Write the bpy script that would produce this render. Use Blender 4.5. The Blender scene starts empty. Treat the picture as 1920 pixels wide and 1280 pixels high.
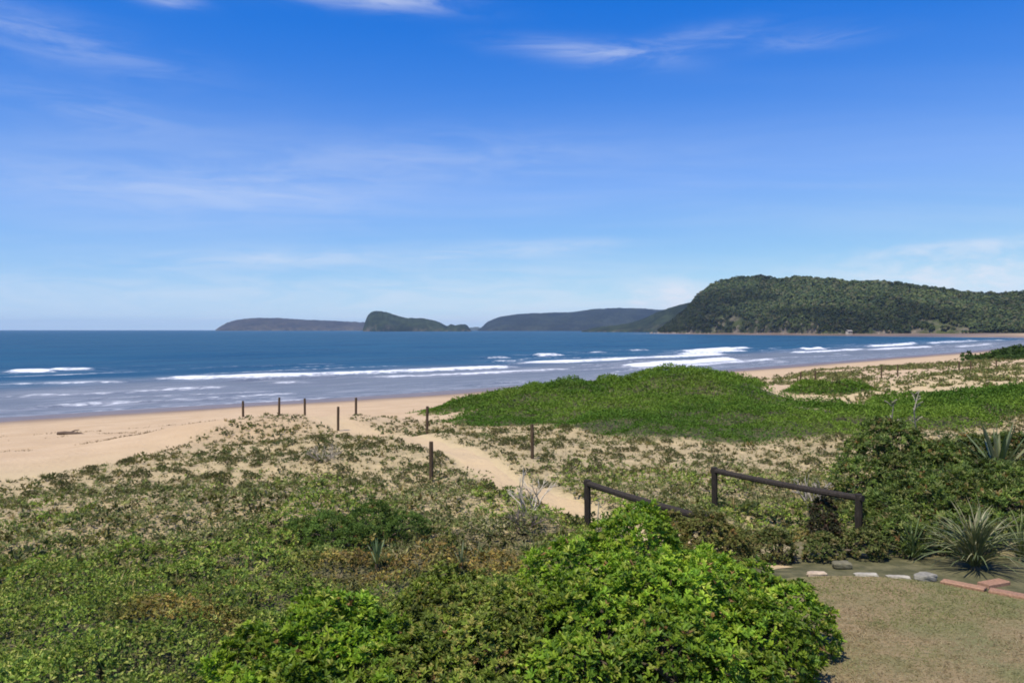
import bpy, math, random
import numpy as np
from mathutils import Vector

random.seed(7)
RNG = np.random.default_rng(7)
scene = bpy.context.scene
COL = scene.collection

# ------------------------------------------------------------------ camera
CAM_Z = 9.5
cam_data = bpy.data.cameras.new("camera")
cam = bpy.data.objects.new("camera", cam_data)
COL.objects.link(cam)
cam.location = (0, 0, CAM_Z)
cam.rotation_euler = (math.radians(90), 0, 0)
cam_data.sensor_width = 36.0
cam_data.lens = 28.0
cam_data.shift_y = -22 / 1920
cam_data.clip_start = 0.1
cam_data.clip_end = 60000
scene.camera = cam

# ------------------------------------------------------------------ sun, sky
SUN_EL = math.radians(61)
SUN_DIR = Vector((-0.62, -0.78, 0)).normalized() * math.cos(SUN_EL) + Vector((0, 0, math.sin(SUN_EL)))
sun_data = bpy.data.lights.new("sun", 'SUN')
sun_data.energy = 4.6
sun_data.angle = math.radians(0.53)
sun_data.color = (1.0, 0.93, 0.79)
sun = bpy.data.objects.new("sun", sun_data)
COL.objects.link(sun)
sun.rotation_euler = (-SUN_DIR).to_track_quat('-Z', 'Y').to_euler()
sun.location = (-30, -40, 80)

world = bpy.data.worlds.new("World")
scene.world = world
world.use_nodes = True


class NT:
    """small helper round a node tree"""
    def __init__(self, tree):
        self.t = tree
        tree.nodes.clear()

    def node(self, typ, **kw):
        n = self.t.nodes.new(typ)
        for k, v in kw.items():
            setattr(n, k, v)
        return n

    def put(self, sock, v):
        if isinstance(v, bpy.types.NodeSocket):
            self.t.links.new(v, sock)
        elif v is not None:
            sock.default_value = v

    def math(self, op, a, b=None, c=None, clamp=False):
        n = self.node('ShaderNodeMath', operation=op, use_clamp=clamp)
        for i, v in enumerate((a, b, c)):
            self.put(n.inputs[i], v)
        return n.outputs[0]

    def vmath(self, op, a, b=None, scale=None):
        n = self.node('ShaderNodeVectorMath', operation=op)
        self.put(n.inputs[0], a)
        if b is not None:
            self.put(n.inputs[1], b)
        if scale is not None:
            self.put(n.inputs['Scale'], scale)
        return n.outputs['Value'] if op in ('DOT_PRODUCT', 'LENGTH', 'DISTANCE') else n.outputs['Vector']

    def mix(self, f, a, b, blend='MIX'):
        n = self.node('ShaderNodeMix', data_type='RGBA', blend_type=blend)
        self.put(n.inputs[0], f)
        for i, v in ((6, a), (7, b)):
            if isinstance(v, tuple) and len(v) == 3:
                v = (*v, 1)
            self.put(n.inputs[i], v)
        return n.outputs[2]

    def noise(self, vec, scale, detail=4, rough=0.55, dist=0.0):
        n = self.node('ShaderNodeTexNoise')
        if vec is not None:
            self.put(n.inputs['Vector'], vec)
        n.inputs['Scale'].default_value = scale
        n.inputs['Detail'].default_value = detail
        n.inputs['Roughness'].default_value = rough
        n.inputs['Distortion'].default_value = dist
        return n.outputs['Fac']

    def ramp(self, f, lo, hi, a=0.0, b=1.0, smooth=True):
        n = self.node('ShaderNodeMapRange')
        n.interpolation_type = 'SMOOTHSTEP' if smooth else 'LINEAR'
        self.put(n.inputs[0], f)
        for i, v in ((1, lo), (2, hi), (3, a), (4, b)):
            n.inputs[i].default_value = v
        return n.outputs[0]

    def mapping(self, vec, scale=(1, 1, 1), loc=(0, 0, 0), rot=(0, 0, 0)):
        n = self.node('ShaderNodeMapping')
        self.put(n.inputs[0], vec)
        n.inputs['Scale'].default_value = scale
        n.inputs['Location'].default_value = loc
        n.inputs['Rotation'].default_value = rot
        return n.outputs[0]

    def attr(self, name):
        return self.node('ShaderNodeAttribute', attribute_name=name)


def build_world():
    w = NT(world.node_tree)
    out = w.node('ShaderNodeOutputWorld')
    bg = w.node('ShaderNodeBackground')
    w.t.links.new(bg.outputs[0], out.inputs[0])
    bg.inputs[1].default_value = 0.115
    co = w.node('ShaderNodeTexCoord').outputs['Generated']
    sep = w.node('ShaderNodeSeparateXYZ')
    w.put(sep.inputs[0], co)
    z = w.math('MAXIMUM', sep.outputs[2], 0.0)
    zs = w.math('SQRT', w.math('ADD', w.math('MULTIPLY', z, z), 0.0012))
    comb = w.node('ShaderNodeCombineXYZ')
    w.put(comb.inputs[0], sep.outputs[0])
    w.put(comb.inputs[1], sep.outputs[1])
    w.put(comb.inputs[2], zs)
    sky = w.node('ShaderNodeTexSky')
    sky.sky_type = 'NISHITA'
    sky.sun_disc = False
    sky.sun_elevation = SUN_EL
    sky.sun_rotation = math.atan2(SUN_DIR.x, SUN_DIR.y)
    sky.altitude = 10
    sky.air_density = 1.0
    sky.dust_density = 0.0
    sky.ozone_density = 6.0
    w.put(sky.inputs[0], comb.outputs[0])
    # camera-style contrast of the blue (whole sky alike)
    sc = w.vmath('SCALE', sky.outputs[0], scale=0.115)
    ma = w.node('ShaderNodeVectorMath', operation='MULTIPLY_ADD')
    w.put(ma.inputs[0], sc)
    ma.inputs[1].default_value = SKY_MUL
    ma.inputs[2].default_value = SKY_ADD
    skyc = w.vmath('SCALE', w.vmath('MINIMUM', w.vmath('MAXIMUM', ma.outputs[0], (0.012, 0.05, 0.2)), (0.62, 0.74, 0.90)), scale=0.84 / 0.115)
    # thin cloud: wisps everywhere, thicker in a few places
    flat = w.node('ShaderNodeCombineXYZ')
    den = w.math('ADD', z, 0.10)
    w.put(flat.inputs[0], w.math('DIVIDE', sep.outputs[0], den))
    w.put(flat.inputs[1], w.math('DIVIDE', sep.outputs[1], den))
    wis = w.noise(w.mapping(flat.outputs[0], (0.34, 1.0, 1), rot=(0, 0, 0.12)), 1.1, 6, 0.62, 0.8)
    veil = w.noise(w.mapping(flat.outputs[0], (0.16, 0.42, 1), loc=(3, 1, 0)), 1.0, 4, 0.55, 0.5)
    wm = w.math('MULTIPLY', w.ramp(wis, 0.46, 0.80), w.ramp(veil, 0.38, 0.66))
    low = w.ramp(z, 0.02, 0.26, 1.0, 0.12)
    cover = w.math('MULTIPLY', w.math('MULTIPLY', wm, low), 0.26)
    sheet = w.math('MULTIPLY', w.ramp(veil, 0.30, 0.70), w.math('MULTIPLY', w.ramp(z, 0.36, 0.08), 0.24))
    cover = w.math('ADD', cover, w.math('MULTIPLY', sheet, w.ramp(wis, 0.2, 0.7, 0.55, 1.0)))
    puff = w.noise(w.mapping(co, (1, 1, 2.4)), 26, 6, 0.62, 0.4)
    streak = w.noise(w.mapping(co, (1, 1, 5.5)), 9, 6, 0.62, 0.6)
    spots = [  # u = x/y, v = z/y of the place in the sky, half sizes, tilt, strength, kind
        (-0.168, 0.416, 0.10, 0.012, 0.00, 0.85, 's'),
        (-0.435, 0.414, 0.03, 0.008, 0.0, 0.7, 's'),
        (-0.60, 0.372, 0.13, 0.022, -0.10, 0.42, 's'),
        (0.10, 0.348, 0.09, 0.013, -0.12, 0.55, 's'),
        (0.225, 0.362, 0.08, 0.012, 0.10, 0.45, 's'),
        (0.38, 0.365, 0.06, 0.010, 0.0, 0.35, 's'),
        (-0.53, 0.275, 0.10, 0.02, -0.1, 0.25, 's'),
        (-0.40, 0.175, 0.22, 0.035, 0.0, 0.30, 's'),
        (-0.10, 0.215, 0.22, 0.03, 0.05, 0.25, 's'),
        (0.208, 0.041, 0.028, 0.020, 0.0, 1.2, 'p'),
        (0.158, 0.038, 0.013, 0.014, 0.0, 0.7, 'p'),
        (0.56, 0.104, 0.12, 0.007, 0.06, 0.75, 's'),
        (0.58, 0.070, 0.14, 0.028, 0.0, 1.0, 'p'),
        (-0.30, 0.090, 0.13, 0.010, 0.05, 0.6, 's'),
        (0.0, 0.100, 0.14, 0.010, 0.06, 0.55, 's'),
        (-0.05, 0.046, 0.85, 0.030, 0.0, 0.62, 's'),
    ]
    for u, v, su, sv, tilt, st, kind in spots:
        c = Vector((u, 1, v)).normalized()
        right = Vector((c.y, -c.x, 0)).normalized()
        up = right.cross(c)
        r2 = right * math.cos(tilt) + up * math.sin(tilt)
        u2 = up * math.cos(tilt) - right * math.sin(tilt)
        d = w.vmath('SUBTRACT', co, tuple(c))
        a = w.math('DIVIDE', w.vmath('DOT_PRODUCT', d, tuple(r2)), su)
        b = w.math('DIVIDE', w.vmath('DOT_PRODUCT', d, tuple(u2)), sv)
        q = w.math('ADD', w.math('MULTIPLY', a, a), w.math('MULTIPLY', b, b))
        m = w.math('POWER', 2.718, w.math('MULTIPLY', q, -1.0))
        n_ = puff if kind == 'p' else streak
        m = w.math('MULTIPLY', m, w.ramp(n_, 0.33, 0.68, 0.12, 1.0))
        cover = w.math('ADD', cover, w.math('MULTIPLY', m, st * 0.62))
    cover = w.math('MINIMUM', cover, 0.85)
    cloud = (5.7, 6.0, 6.7, 1)
    w.put(bg.inputs[0], w.mix(cover, skyc, cloud))


SKY_MUL, SKY_ADD = (1.0, 1.0, 0.85), (-0.112, -0.062, 0.30)
build_world()

scene.view_settings.view_transform = 'Standard'
scene.view_settings.look = 'None'
scene.view_settings.exposure = 0.3
scene.view_settings.gamma = 1.0
scene.view_settings.use_curve_mapping = False
scene.render.engine = 'CYCLES'
scene.cycles.use_denoising = True
scene.cycles.filter_width = 1.8
scene.cycles.max_bounces = 6
scene.cycles.diffuse_bounces = 3
scene.cycles.transmission_bounces = 4
scene.cycles.volume_bounces = 0
scene.cycles.caustics_reflective = False
scene.cycles.caustics_refractive = False


# ------------------------------------------------------------------ helpers
def _hash(ix, iy, seed):
    h = (ix.astype(np.int64) * 374761393 + iy.astype(np.int64) * 668265263 + seed * 974634777) & 0xFFFFFFFF
    h = ((h ^ (h >> 13)) * 1274126177) & 0xFFFFFFFF
    return ((h ^ (h >> 16)) & 0xFFFF) / 65535.0


def vnoise(x, y, seed=0):
    x = np.asarray(x, float); y = np.asarray(y, float)
    ix = np.floor(x); iy = np.floor(y)
    fx = x - ix; fy = y - iy
    fx = fx * fx * (3 - 2 * fx); fy = fy * fy * (3 - 2 * fy)
    a = _hash(ix, iy, seed); b = _hash(ix + 1, iy, seed)
    c = _hash(ix, iy + 1, seed); d = _hash(ix + 1, iy + 1, seed)
    return (a * (1 - fx) + b * fx) * (1 - fy) + (c * (1 - fx) + d * fx) * fy


def fbm(x, y, octaves=4, seed=0, gain=0.5):
    s = 0; a = 1; t = 0
    for o in range(octaves):
        s = s + a * vnoise(x * 2 ** o + 17.3 * o, y * 2 ** o - 9.1 * o, seed + o)
        t += a; a *= gain
    return s / t


def sstep(a, b, x):
    t = np.clip((np.asarray(x, float) - a) / (b - a), 0, 1)
    return t * t * (3 - 2 * t)


def catmull(pts, n=8):
    p = np.array(pts, float)
    p = np.vstack([2 * p[0] - p[1], p, 2 * p[-1] - p[-2]])
    out = []
    for i in range(1, len(p) - 2):
        for t in np.linspace(0, 1, n, endpoint=False):
            a, b, c, d = p[i - 1], p[i], p[i + 1], p[i + 2]
            out.append(0.5 * (2 * b + (c - a) * t + (2 * a - 5 * b + 4 * c - d) * t * t + (3 * b - a - 3 * c + d) * t ** 3))
    out.append(p[-2])
    return np.array(out)


def dist_poly(x, y, poly, signed=False):
    """distance to a polyline; signed: positive on its right-hand side; also arc parameter"""
    x = np.asarray(x, float); y = np.asarray(y, float)
    best = np.full(x.shape, 1e18); sg = np.ones(x.shape); arc = np.zeros(x.shape)
    run = 0.0
    for (ax, ay), (bx, by) in zip(poly[:-1], poly[1:]):
        ex, ey = bx - ax, by - ay
        L2 = ex * ex + ey * ey
        L = math.sqrt(L2)
        t = np.clip(((x - ax) * ex + (y - ay) * ey) / L2, 0, 1)
        dx = x - (ax + t * ex); dy = y - (ay + t * ey)
        d2 = dx * dx + dy * dy
        cr = ex * (y - ay) - ey * (x - ax)
        m = d2 < best
        best = np.where(m, d2, best)
        sg = np.where(m, np.where(cr > 0, -1.0, 1.0), sg)
        arc = np.where(m, run + t * L, arc)
        run += L
    d = np.sqrt(best)
    return (d * sg if signed else d), arc


def in_poly(x, y, poly):
    x = np.asarray(x, float); y = np.asarray(y, float)
    r = np.zeros(x.shape, bool)
    n = len(poly)
    for i in range(n):
        x1, y1 = poly[i]; x2, y2 = poly[(i + 1) % n]
        c = ((y1 > y) != (y2 > y)) & (x < (x2 - x1) * (y - y1) / (y2 - y1 + 1e-12) + x1)
        r ^= c
    return r


# ------------------------------------------------------------------ lie of the land
SHORE = catmull([(-420, -330), (-140, 0), (-55, 86), (-13, 121), (58, 197), (190, 338), (279, 443), (420, 600),
                 (560, 760), (610, 880), (590, 1000), (540, 1150), (490, 1300), (420, 1500), (360, 1750), (330, 1900),
                 (420, 2150), (900, 2500), (2600, 3000)], 6)
PATH = catmull([(5.2, 15.2), (4.2, 17.2), (2.9, 18.6), (1.5, 20.6), (0.2, 23.0), (-1.5, 27.6), (-3.6, 32.0), (-6.4, 37.2),
                (-9.6, 42.0), (-13.0, 47.5), (-17.5, 55.0)], 6)
LAWN = [(2.6, 4.0), (2.9, 9.0), (3.4, 12.2), (4.6, 14.1), (5.5, 14.45), (6.5, 14.45), (7.35, 14.2), (7.9, 13.75),
        (8.6, 13.25), (9.6, 12.9), (14, 12.2), (14, 4.0)]
# foredune mounds: centre, half lengths, turn, rise, covered in green
MOUNDS = [
    (4.5, 54.0, 9.2, 8.0, 0.25, 1.42, 1), (8.5, 49.5, 6.5, 8.5, 0.2, 0.50, 1), (13.2, 52.0, 4.4, 6.5, 0.1, 1.35, 1),
    (30.5, 46.5, 9.6, 6.0, 0.2, 0.6, 1), (25.5, 64.5, 3.2, 3.0, 0.3, 0.75, 1), (1.6, 44.8, 4.6, 4.6, 0.3, 0.2, 1), (18.0, 40.5, 6.0, 4.5, 0.1, 0.15, 1), (9.6, 38.2, 7.2, 5.2, -0.1, 0.40, 1),
    (-12.8, 42.3, 6.8, 4.8, 0.3, 1.0, 0), (-4.0, 30.0, 6.0, 7.0, 0.2, 0.50, 0), (103.0, 156.0, 14.0, 10.0, 0.6, 1.0, 1),
    (44.0, 50.0, 10.0, 7.0, 0.2, 0.5, 1), (48.0, 84.0, 14.0, 6.0, 0.6, 0.5, 0),
]
S_X = [-3000, -400, -60, 0, 12, 40, 60, 76, 105, 400, 2000]
S_Z = [-30, -7, -2.2, 0, 0.75, 2.5, 3.9, 4.72, 5.0, 6.0, 9.0]


def mound(x, y, m):
    cx, cy, a, b, rot, h, g = m
    c, s = math.cos(rot), math.sin(rot)
    u = ((x - cx) * c + (y - cy) * s) / a
    v = (-(x - cx) * s + (y - cy) * c) / b
    return h * np.exp(-(u * u + v * v) ** 1.25)


def ground(x, y):
    x = np.asarray(x, float); y = np.asarray(y, float)
    s, _ = dist_poly(x, y, SHORE, True)
    z = np.interp(s, S_X, S_Z)
    for m in MOUNDS:
        z = z + mound(x, y, m)
    dune = sstep(58, 74, s)
    lawn_m = sstep(16.6, 14.6, y) * sstep(1.5, 4.0, x)
    z = z + dune * (1 - lawn_m) * ((fbm(x / 3.1, y / 3.1, 3, 3) - 0.5) * 0.55 + (fbm(x / 11., y / 11., 2, 5) - 0.5) * 0.5)
    z = z + (1 - dune) * sstep(14, 30, s) * (fbm(x / 2.2, y / 2.2, 3, 9) - 0.5) * 0.20
    z = z * (1 - lawn_m) + 5.0 * lawn_m
    dp, _ = dist_poly(x, y, PATH)
    z = z - 0.14 * np.exp(-(dp / 0.9) ** 2) * (1 - lawn_m)
    return z


def gz(x, y):
    return float(ground(np.array([x]), np.array([y]))[0])


# ------------------------------------------------------------------ mesh helpers
def mesh_np(name, V, F, tint=None, attrs=None, smooth=False):
    """V (n,3); F (m,k) all k equal, or list of such arrays"""
    V = np.asarray(V, np.float32)
    Fs = F if isinstance(F, list) else [F]
    Fs = [np.asarray(f, np.int32) for f in Fs if len(f)]
    me = bpy.data.meshes.new(name)
    loops = np.concatenate([f.ravel() for f in Fs])
    sizes = np.concatenate([np.full(len(f), f.shape[1], np.int32) for f in Fs])
    starts = np.concatenate([[0], np.cumsum(sizes)[:-1]]).astype(np.int32)
    me.vertices.add(len(V)); me.vertices.foreach_set("co", V.ravel())
    me.loops.add(len(loops)); me.loops.foreach_set("vertex_index", loops)
    me.polygons.add(len(sizes)); me.polygons.foreach_set("loop_start", starts)
    me.polygons.foreach_set("use_smooth", np.full(len(sizes), smooth))
    if tint is not None:
        a = me.attributes.new("tint", 'FLOAT_COLOR', 'POINT')
        t = np.ones((len(V), 4), np.float32); t[:, :3] = tint
        a.data.foreach_set("color", t.ravel())
    for k, v in (attrs or {}).items():
        a = me.attributes.new(k, 'FLOAT', 'POINT')
        a.data.foreach_set("value", np.asarray(v, np.float32))
    me.update(calc_edges=True)
    me.validate()
    return me


def link(name, me, mat=None, parent=None, loc=(0, 0, 0), rotz=0.0, label=None, cat=None, group=None, kind=None):
    o = bpy.data.objects.new(name, me)
    COL.objects.link(o)
    o.location = loc
    o.rotation_euler[2] = rotz
    if parent:
        o.parent = parent
    if mat is not None and me is not None and not me.materials:
        me.materials.append(mat)
    for k, v in (("label", label), ("category", cat), ("group", group), ("kind", kind)):
        if v:
            o[k] = v
    return o


class MB:
    """collects verts, quads/tris, tints"""
    def __init__(self):
        self.V = []; self.F = {}; self.T = []; self.n = 0

    def add(self, V, F, tint=(1, 1, 1)):
        V = np.asarray(V, float).reshape(-1, 3)
        F = np.asarray(F, int)
        t = np.asarray(tint, float)
        if t.ndim == 1:
            t = np.tile(t, (len(V), 1))
        self.V.append(V); self.T.append(t)
        self.F.setdefault(F.shape[1], []).append(F + self.n)
        self.n += len(V)
        return self

    def mesh(self, name, smooth=False):
        return mesh_np(name, np.vstack(self.V), [np.vstack(f) for f in self.F.values()], np.vstack(self.T), smooth=smooth)

    def tube(self, pts, radii, sides=6, tint=(1, 1, 1), rough=0.0, cap=True):
        pts = np.asarray(pts, float); n = len(pts)
        rad = np.broadcast_to(np.asarray(radii, float), (n,))
        V = []
        prev = None
        for i in range(n):
            d = pts[min(i + 1, n - 1)] - pts[max(i - 1, 0)]
            d = d / (np.linalg.norm(d) + 1e-9)
            ref = prev if prev is not None else (np.array([1., 0, 0]) if abs(d[0]) < 0.8 else np.array([0, 1., 0]))
            a = ref - d * np.dot(ref, d); a /= np.linalg.norm(a) + 1e-9
            prev = a
            b = np.cross(d, a)
            for k in range(sides):
                t = 2 * math.pi * k / sides
                r = rad[i] * (1 + rough * random.uniform(-1, 1))
                V.append(pts[i] + r * (a * math.cos(t) + b * math.sin(t)))
        F = [(i * sides + k, i * sides + (k + 1) % sides, (i + 1) * sides + (k + 1) % sides, (i + 1) * sides + k)
             for i in range(n - 1) for k in range(sides)]
        self.add(V, F, tint)
        if cap:
            for i, rev in ((0, True), (n - 1, False)):
                c = len(self.V)
                ring = self.V[-1 if i == 0 else -2][i * sides:(i + 1) * sides] if rev else V[-sides:]
                ctr = pts[i]
                f = [(k, (k + 1) % sides, sides) if not rev else ((k + 1) % sides, k, sides) for k in range(sides)]
                self.add(np.vstack([np.array(V[i * sides:(i + 1) * sides]), ctr]), f, tint)
        return self

    def box(self, lo, hi, tint=(1, 1, 1)):
        (x0, y0, z0), (x1, y1, z1) = lo, hi
        V = [(x0, y0, z0), (x1, y0, z0), (x1, y1, z0), (x0, y1, z0), (x0, y0, z1), (x1, y0, z1), (x1, y1, z1), (x0, y1, z1)]
        F = [(0, 3, 2, 1), (4, 5, 6, 7), (0, 1, 5, 4), (1, 2, 6, 5), (2, 3, 7, 6), (3, 0, 4, 7)]
        return self.add(V, F, tint)


def unit(v):
    return v / (np.linalg.norm(v, axis=-1, keepdims=True) + 1e-9)


def rand_dirs(n, rng=RNG):
    return unit(rng.normal(size=(n, 3)))


def leaves(mb, base, dirs, nrm, length, width, tint, fold=0.18):
    """diamond leaves, 2 triangles each"""
    n = len(base)
    side = unit(np.cross(dirs, nrm)); up = np.cross(side, dirs)
    L = np.broadcast_to(np.asarray(length, float), (n,))[:, None]
    W = np.broadcast_to(np.asarray(width, float), (n,))[:, None]
    mid = base + dirs * L * 0.55 + up * W * fold
    V = np.stack([base, mid + side * W * 0.5, base + dirs * L - up * L * 0.12, mid - side * W * 0.5], 1).reshape(-1, 3)
    i = np.arange(n)[:, None] * 4
    F = np.concatenate([i + [0, 1, 2], i + [0, 2, 3]])
    mb.add(V, F, np.repeat(np.broadcast_to(tint, (n, 3)), 4, 0))


def rosettes(mb, pos, axis, per, length, width, tint, spread=(0.6, 1.3), rng=RNG, jit=0.15):
    n = len(pos)
    ref = rand_dirs(n, rng)
    b = unit(np.cross(axis, ref)); c = np.cross(axis, b)
    P = np.repeat(pos, per, 0); A = np.repeat(axis, per, 0); B = np.repeat(b, per, 0); C = np.repeat(c, per, 0)
    phi = rng.uniform(0, 2 * math.pi, n * per)[:, None]
    th = rng.uniform(*spread, n * per)[:, None]
    rad = B * np.cos(phi) + C * np.sin(phi)
    d = unit(A * np.cos(th) + rad * np.sin(th))
    nn = unit(A * np.sin(th) - rad * np.cos(th) + rng.normal(size=A.shape) * 0.25)
    L = np.repeat(np.broadcast_to(length, (n,)) * rng.uniform(0.65, 1.3, n), per) * rng.uniform(0.7, 1.2, n * per)
    W = np.repeat(np.broadcast_to(width, (n,)), per) * rng.uniform(0.8, 1.15, n * per)
    T = np.repeat(np.broadcast_to(tint, (n, 3)), per, 0) * rng.uniform(1 - jit, 1 + jit, (n * per, 1))
    leaves(mb, P, d, nn, L, W, T)


def blades(mb, base, dirs, length, width, droop, tint, seg=3):
    """curved grass blades: base point, first direction, droop = how far the tip falls"""
    n = len(base)
    L = np.broadcast_to(np.asarray(length, float), (n,))[:, None]
    W = np.broadcast_to(np.asarray(width, float), (n,))[:, None]
    D = np.broadcast_to(np.asarray(droop, float), (n,))[:, None]
    hor = dirs.copy(); hor[:, 2] = 0
    hor = unit(hor + 1e-5)
    side = np.stack([-hor[:, 1], hor[:, 0], np.zeros(n)], 1)
    rows = []
    for k in range(seg + 1):
        t = k / seg
        p = base + dirs * L * t + (hor * 0.55 - np.array([0, 0, 1.0])) * D * L * t * t
        w = W * (1 - t) ** 0.7 * 0.5
        if k < seg:
            rows += [p + side * w, p - side * w]
        else:
            rows += [p]
    V = np.stack(rows, 1)
    m = V.shape[1]
    i = np.arange(n)[:, None] * m
    mb_F = []
    for k in range(seg - 1):
        mb_F.append(i + [2 * k, 2 * k + 1, 2 * k + 3])
        mb_F.append(i + [2 * k, 2 * k + 3, 2 * k + 2])
    mb_F.append(i + [2 * seg - 2, 2 * seg - 1, 2 * seg])
    mb.add(V.reshape(-1, 3), np.concatenate(mb_F), np.repeat(np.broadcast_to(tint, (n, 3)), m, 0))


# ------------------------------------------------------------------ materials
MATS = {}


def new_mat(name):
    m = bpy.data.materials.new(name)
    m.use_nodes = True
    MATS[name] = m
    n = NT(m.node_tree)
    out = n.node('ShaderNodeOutputMaterial')
    return m, n, out


def principled(n, out=None, **kw):
    b = n.node('ShaderNodeBsdfPrincipled')
    for k, v in kw.items():
        n.put(b.inputs[k.replace('_', ' ')], v)
    if out is not None:
        n.t.links.new(b.outputs[0], out.inputs[0])
    return b


def leaf_material(name, transl=0.28, rough=0.5, spec=0.3, objvar=0.0):
    m, n, out = new_mat(name)
    c = n.attr("tint").outputs['Color']
    if objvar:
        oi = n.node('ShaderNodeObjectInfo')
        c = n.mix(n.math('MULTIPLY', oi.outputs['Random'], objvar), c, (0.16, 0.13, 0.07))
    b = principled(n, None, Base_Color=c, Roughness=rough)
    b.inputs['Specular IOR Level'].default_value = spec
    t = n.node('ShaderNodeBsdfTranslucent')
    n.put(t.inputs[0], n.mix(1.0, c, (1.15, 1.2, 0.55), 'MULTIPLY'))
    mx = n.node('ShaderNodeMixShader')
    mx.inputs[0].default_value = transl
    n.t.links.new(b.outputs[0], mx.inputs[1]); n.t.links.new(t.outputs[0], mx.inputs[2])
    n.t.links.new(mx.outputs[0], out.inputs[0])
    return m


M_leaf = leaf_material("leaf", 0.36, 0.5, 0.22)
M_matte = leaf_material("matte_leaf", 0.30, 0.7, 0.12)
M_tuss = leaf_material("tussock_leaf", 0.30, 0.7, 0.12, 0.35)
M_straw = leaf_material("spiky_leaf", 0.15, 0.45, 0.35)
M_forest = leaf_material("forest_leaf", 0.10, 0.8, 0.05)


def tinted(name, rough=0.8, spec=0.2, bump=0.3, bscale=20.0, var=0.35):
    m, n, out = new_mat(name)
    co = n.node('ShaderNodeTexCoord').outputs['Object']
    c = n.attr("tint").outputs['Color']
    f = n.noise(co, bscale, 5, 0.6)
    c2 = n.mix(n.ramp(f, 0.25, 0.75), n.mix(1.0, c, (1 - var,) * 3, 'MULTIPLY'), n.mix(1.0, c, (1 + var,) * 3, 'MULTIPLY'))
    bp = n.node('ShaderNodeBump')
    bp.inputs['Strength'].default_value = bump
    bp.inputs['Distance'].default_value = 0.02
    n.put(bp.inputs['Height'], f)
    b = principled(n, out, Base_Color=c2, Roughness=rough, Normal=bp.outputs[0])
    b.inputs['Specular IOR Level'].default_value = spec
    return m


M_bark = tinted("bark", 0.85, 0.15, 0.5, 30, 0.35)
M_rock = tinted("stone", 0.8, 0.25, 0.5, 9, 0.3)
M_clay = tinted("terracotta", 0.85, 0.2, 0.3, 25, 0.25)
M_paint = tinted("painted_wall", 0.7, 0.3, 0.0, 0.5, 0.05)


def wood_material():
    m, n, out = new_mat("weathered_timber")
    co = n.node('ShaderNodeTexCoord').outputs['Object']
    c = n.attr("tint").outputs['Color']
    f = n.noise(n.mapping(co, (9, 9, 0.9)), 5, 6, 0.65)
    c2 = n.mix(n.ramp(f, 0.3, 0.75), n.mix(1.0, c, (0.6, 0.58, 0.56), 'MULTIPLY'), n.mix(1.0, c, (1.5, 1.45, 1.4), 'MULTIPLY'))
    bp = n.node('ShaderNodeBump')
    bp.inputs['Strength'].default_value = 0.6
    bp.inputs['Distance'].default_value = 0.01
    n.put(bp.inputs['Height'], f)
    b = principled(n, out, Base_Color=c2, Roughness=0.85, Normal=bp.outputs[0])
    b.inputs['Specular IOR Level'].default_value = 0.2
    return m


M_wood = wood_material()


def sand_material():
    m, n, out = new_mat("sand")
    co = n.node('ShaderNodeTexCoord').outputs['Object']
    wet = n.attr("wet").outputs['Fac']
    soil = n.attr("soil").outputs['Fac']
    gold = n.attr("gold").outputs['Fac']
    big = n.noise(co, 0.35, 4, 0.6)
    mid = n.noise(co, 2.6, 5, 0.62)
    fine = n.noise(co, 34, 4, 0.7)
    dry = n.mix(n.ramp(big, 0.3, 0.7), (0.48, 0.34, 0.195), (0.545, 0.40, 0.24))
    dry = n.mix(gold, dry, (0.52, 0.41, 0.215))
    dry = n.mix(n.ramp(fine, 0.35, 0.7, 0.0, 0.30), dry, (0.36, 0.265, 0.16))
    dry = n.mix(n.ramp(mid, 0.58, 0.80, 0.0, 0.45), dry, (0.37, 0.285, 0.17))
    litter = n.mix(n.ramp(mid, 0.35, 0.7), (0.070, 0.070, 0.030), (0.15, 0.135, 0.065))
    sm = n.math('MULTIPLY', soil, n.ramp(n.noise(co, 1.7, 5, 0.6), 0.25, 0.55), clamp=True)
    sm = n.math('MAXIMUM', sm, n.ramp(soil, 0.75, 1.0))
    c = n.mix(sm, dry, litter)
    wetc = n.mix(n.ramp(big, 0.3, 0.7), (0.135, 0.093, 0.072), (0.17, 0.123, 0.092))
    c = n.mix(wet, c, wetc)
    rough = n.math('SUBTRACT', 0.92, n.math('MULTIPLY', n.ramp(wet, 0.55, 1.0), 0.62))
    bp = n.node('ShaderNodeBump')
    bp.inputs['Distance'].default_value = 0.10
    n.put(bp.inputs['Strength'], n.math('SUBTRACT', 0.75, n.math('MULTIPLY', wet, 0.72)))
    h = n.math('ADD', n.math('MULTIPLY', n.noise(co, 4.2, 4, 0.6), 1.0), n.math('MULTIPLY', fine, 0.15))
    n.put(bp.inputs['Height'], h)
    b = principled(n, out, Base_Color=c, Roughness=rough, Normal=bp.outputs[0])
    b.inputs['Specular IOR Level'].default_value = 0.25
    return m


M_sand = sand_material()


def lawn_material():
    m, n, out = new_mat("dry_turf")
    co = n.node('ShaderNodeTexCoord').outputs['Object']
    a = n.noise(co, 0.9, 5, 0.6)
    b_ = n.noise(n.mapping(co, (1, 2.5, 1)), 7, 5, 0.65)
    c = n.mix(n.ramp(a, 0.35, 0.65), (0.26, 0.19, 0.105), (0.165, 0.16, 0.07))
    c = n.mix(n.ramp(b_, 0.45, 0.7, 0, 0.7), c, (0.10, 0.10, 0.045))
    bp = n.node('ShaderNodeBump')
    bp.inputs['Strength'].default_value = 0.6
    bp.inputs['Distance'].default_value = 0.03
    n.put(bp.inputs['Height'], b_)
    b = principled(n, out, Base_Color=c, Roughness=0.95, Normal=bp.outputs[0])
    b.inputs['Specular IOR Level'].default_value = 0.1
    return m


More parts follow.
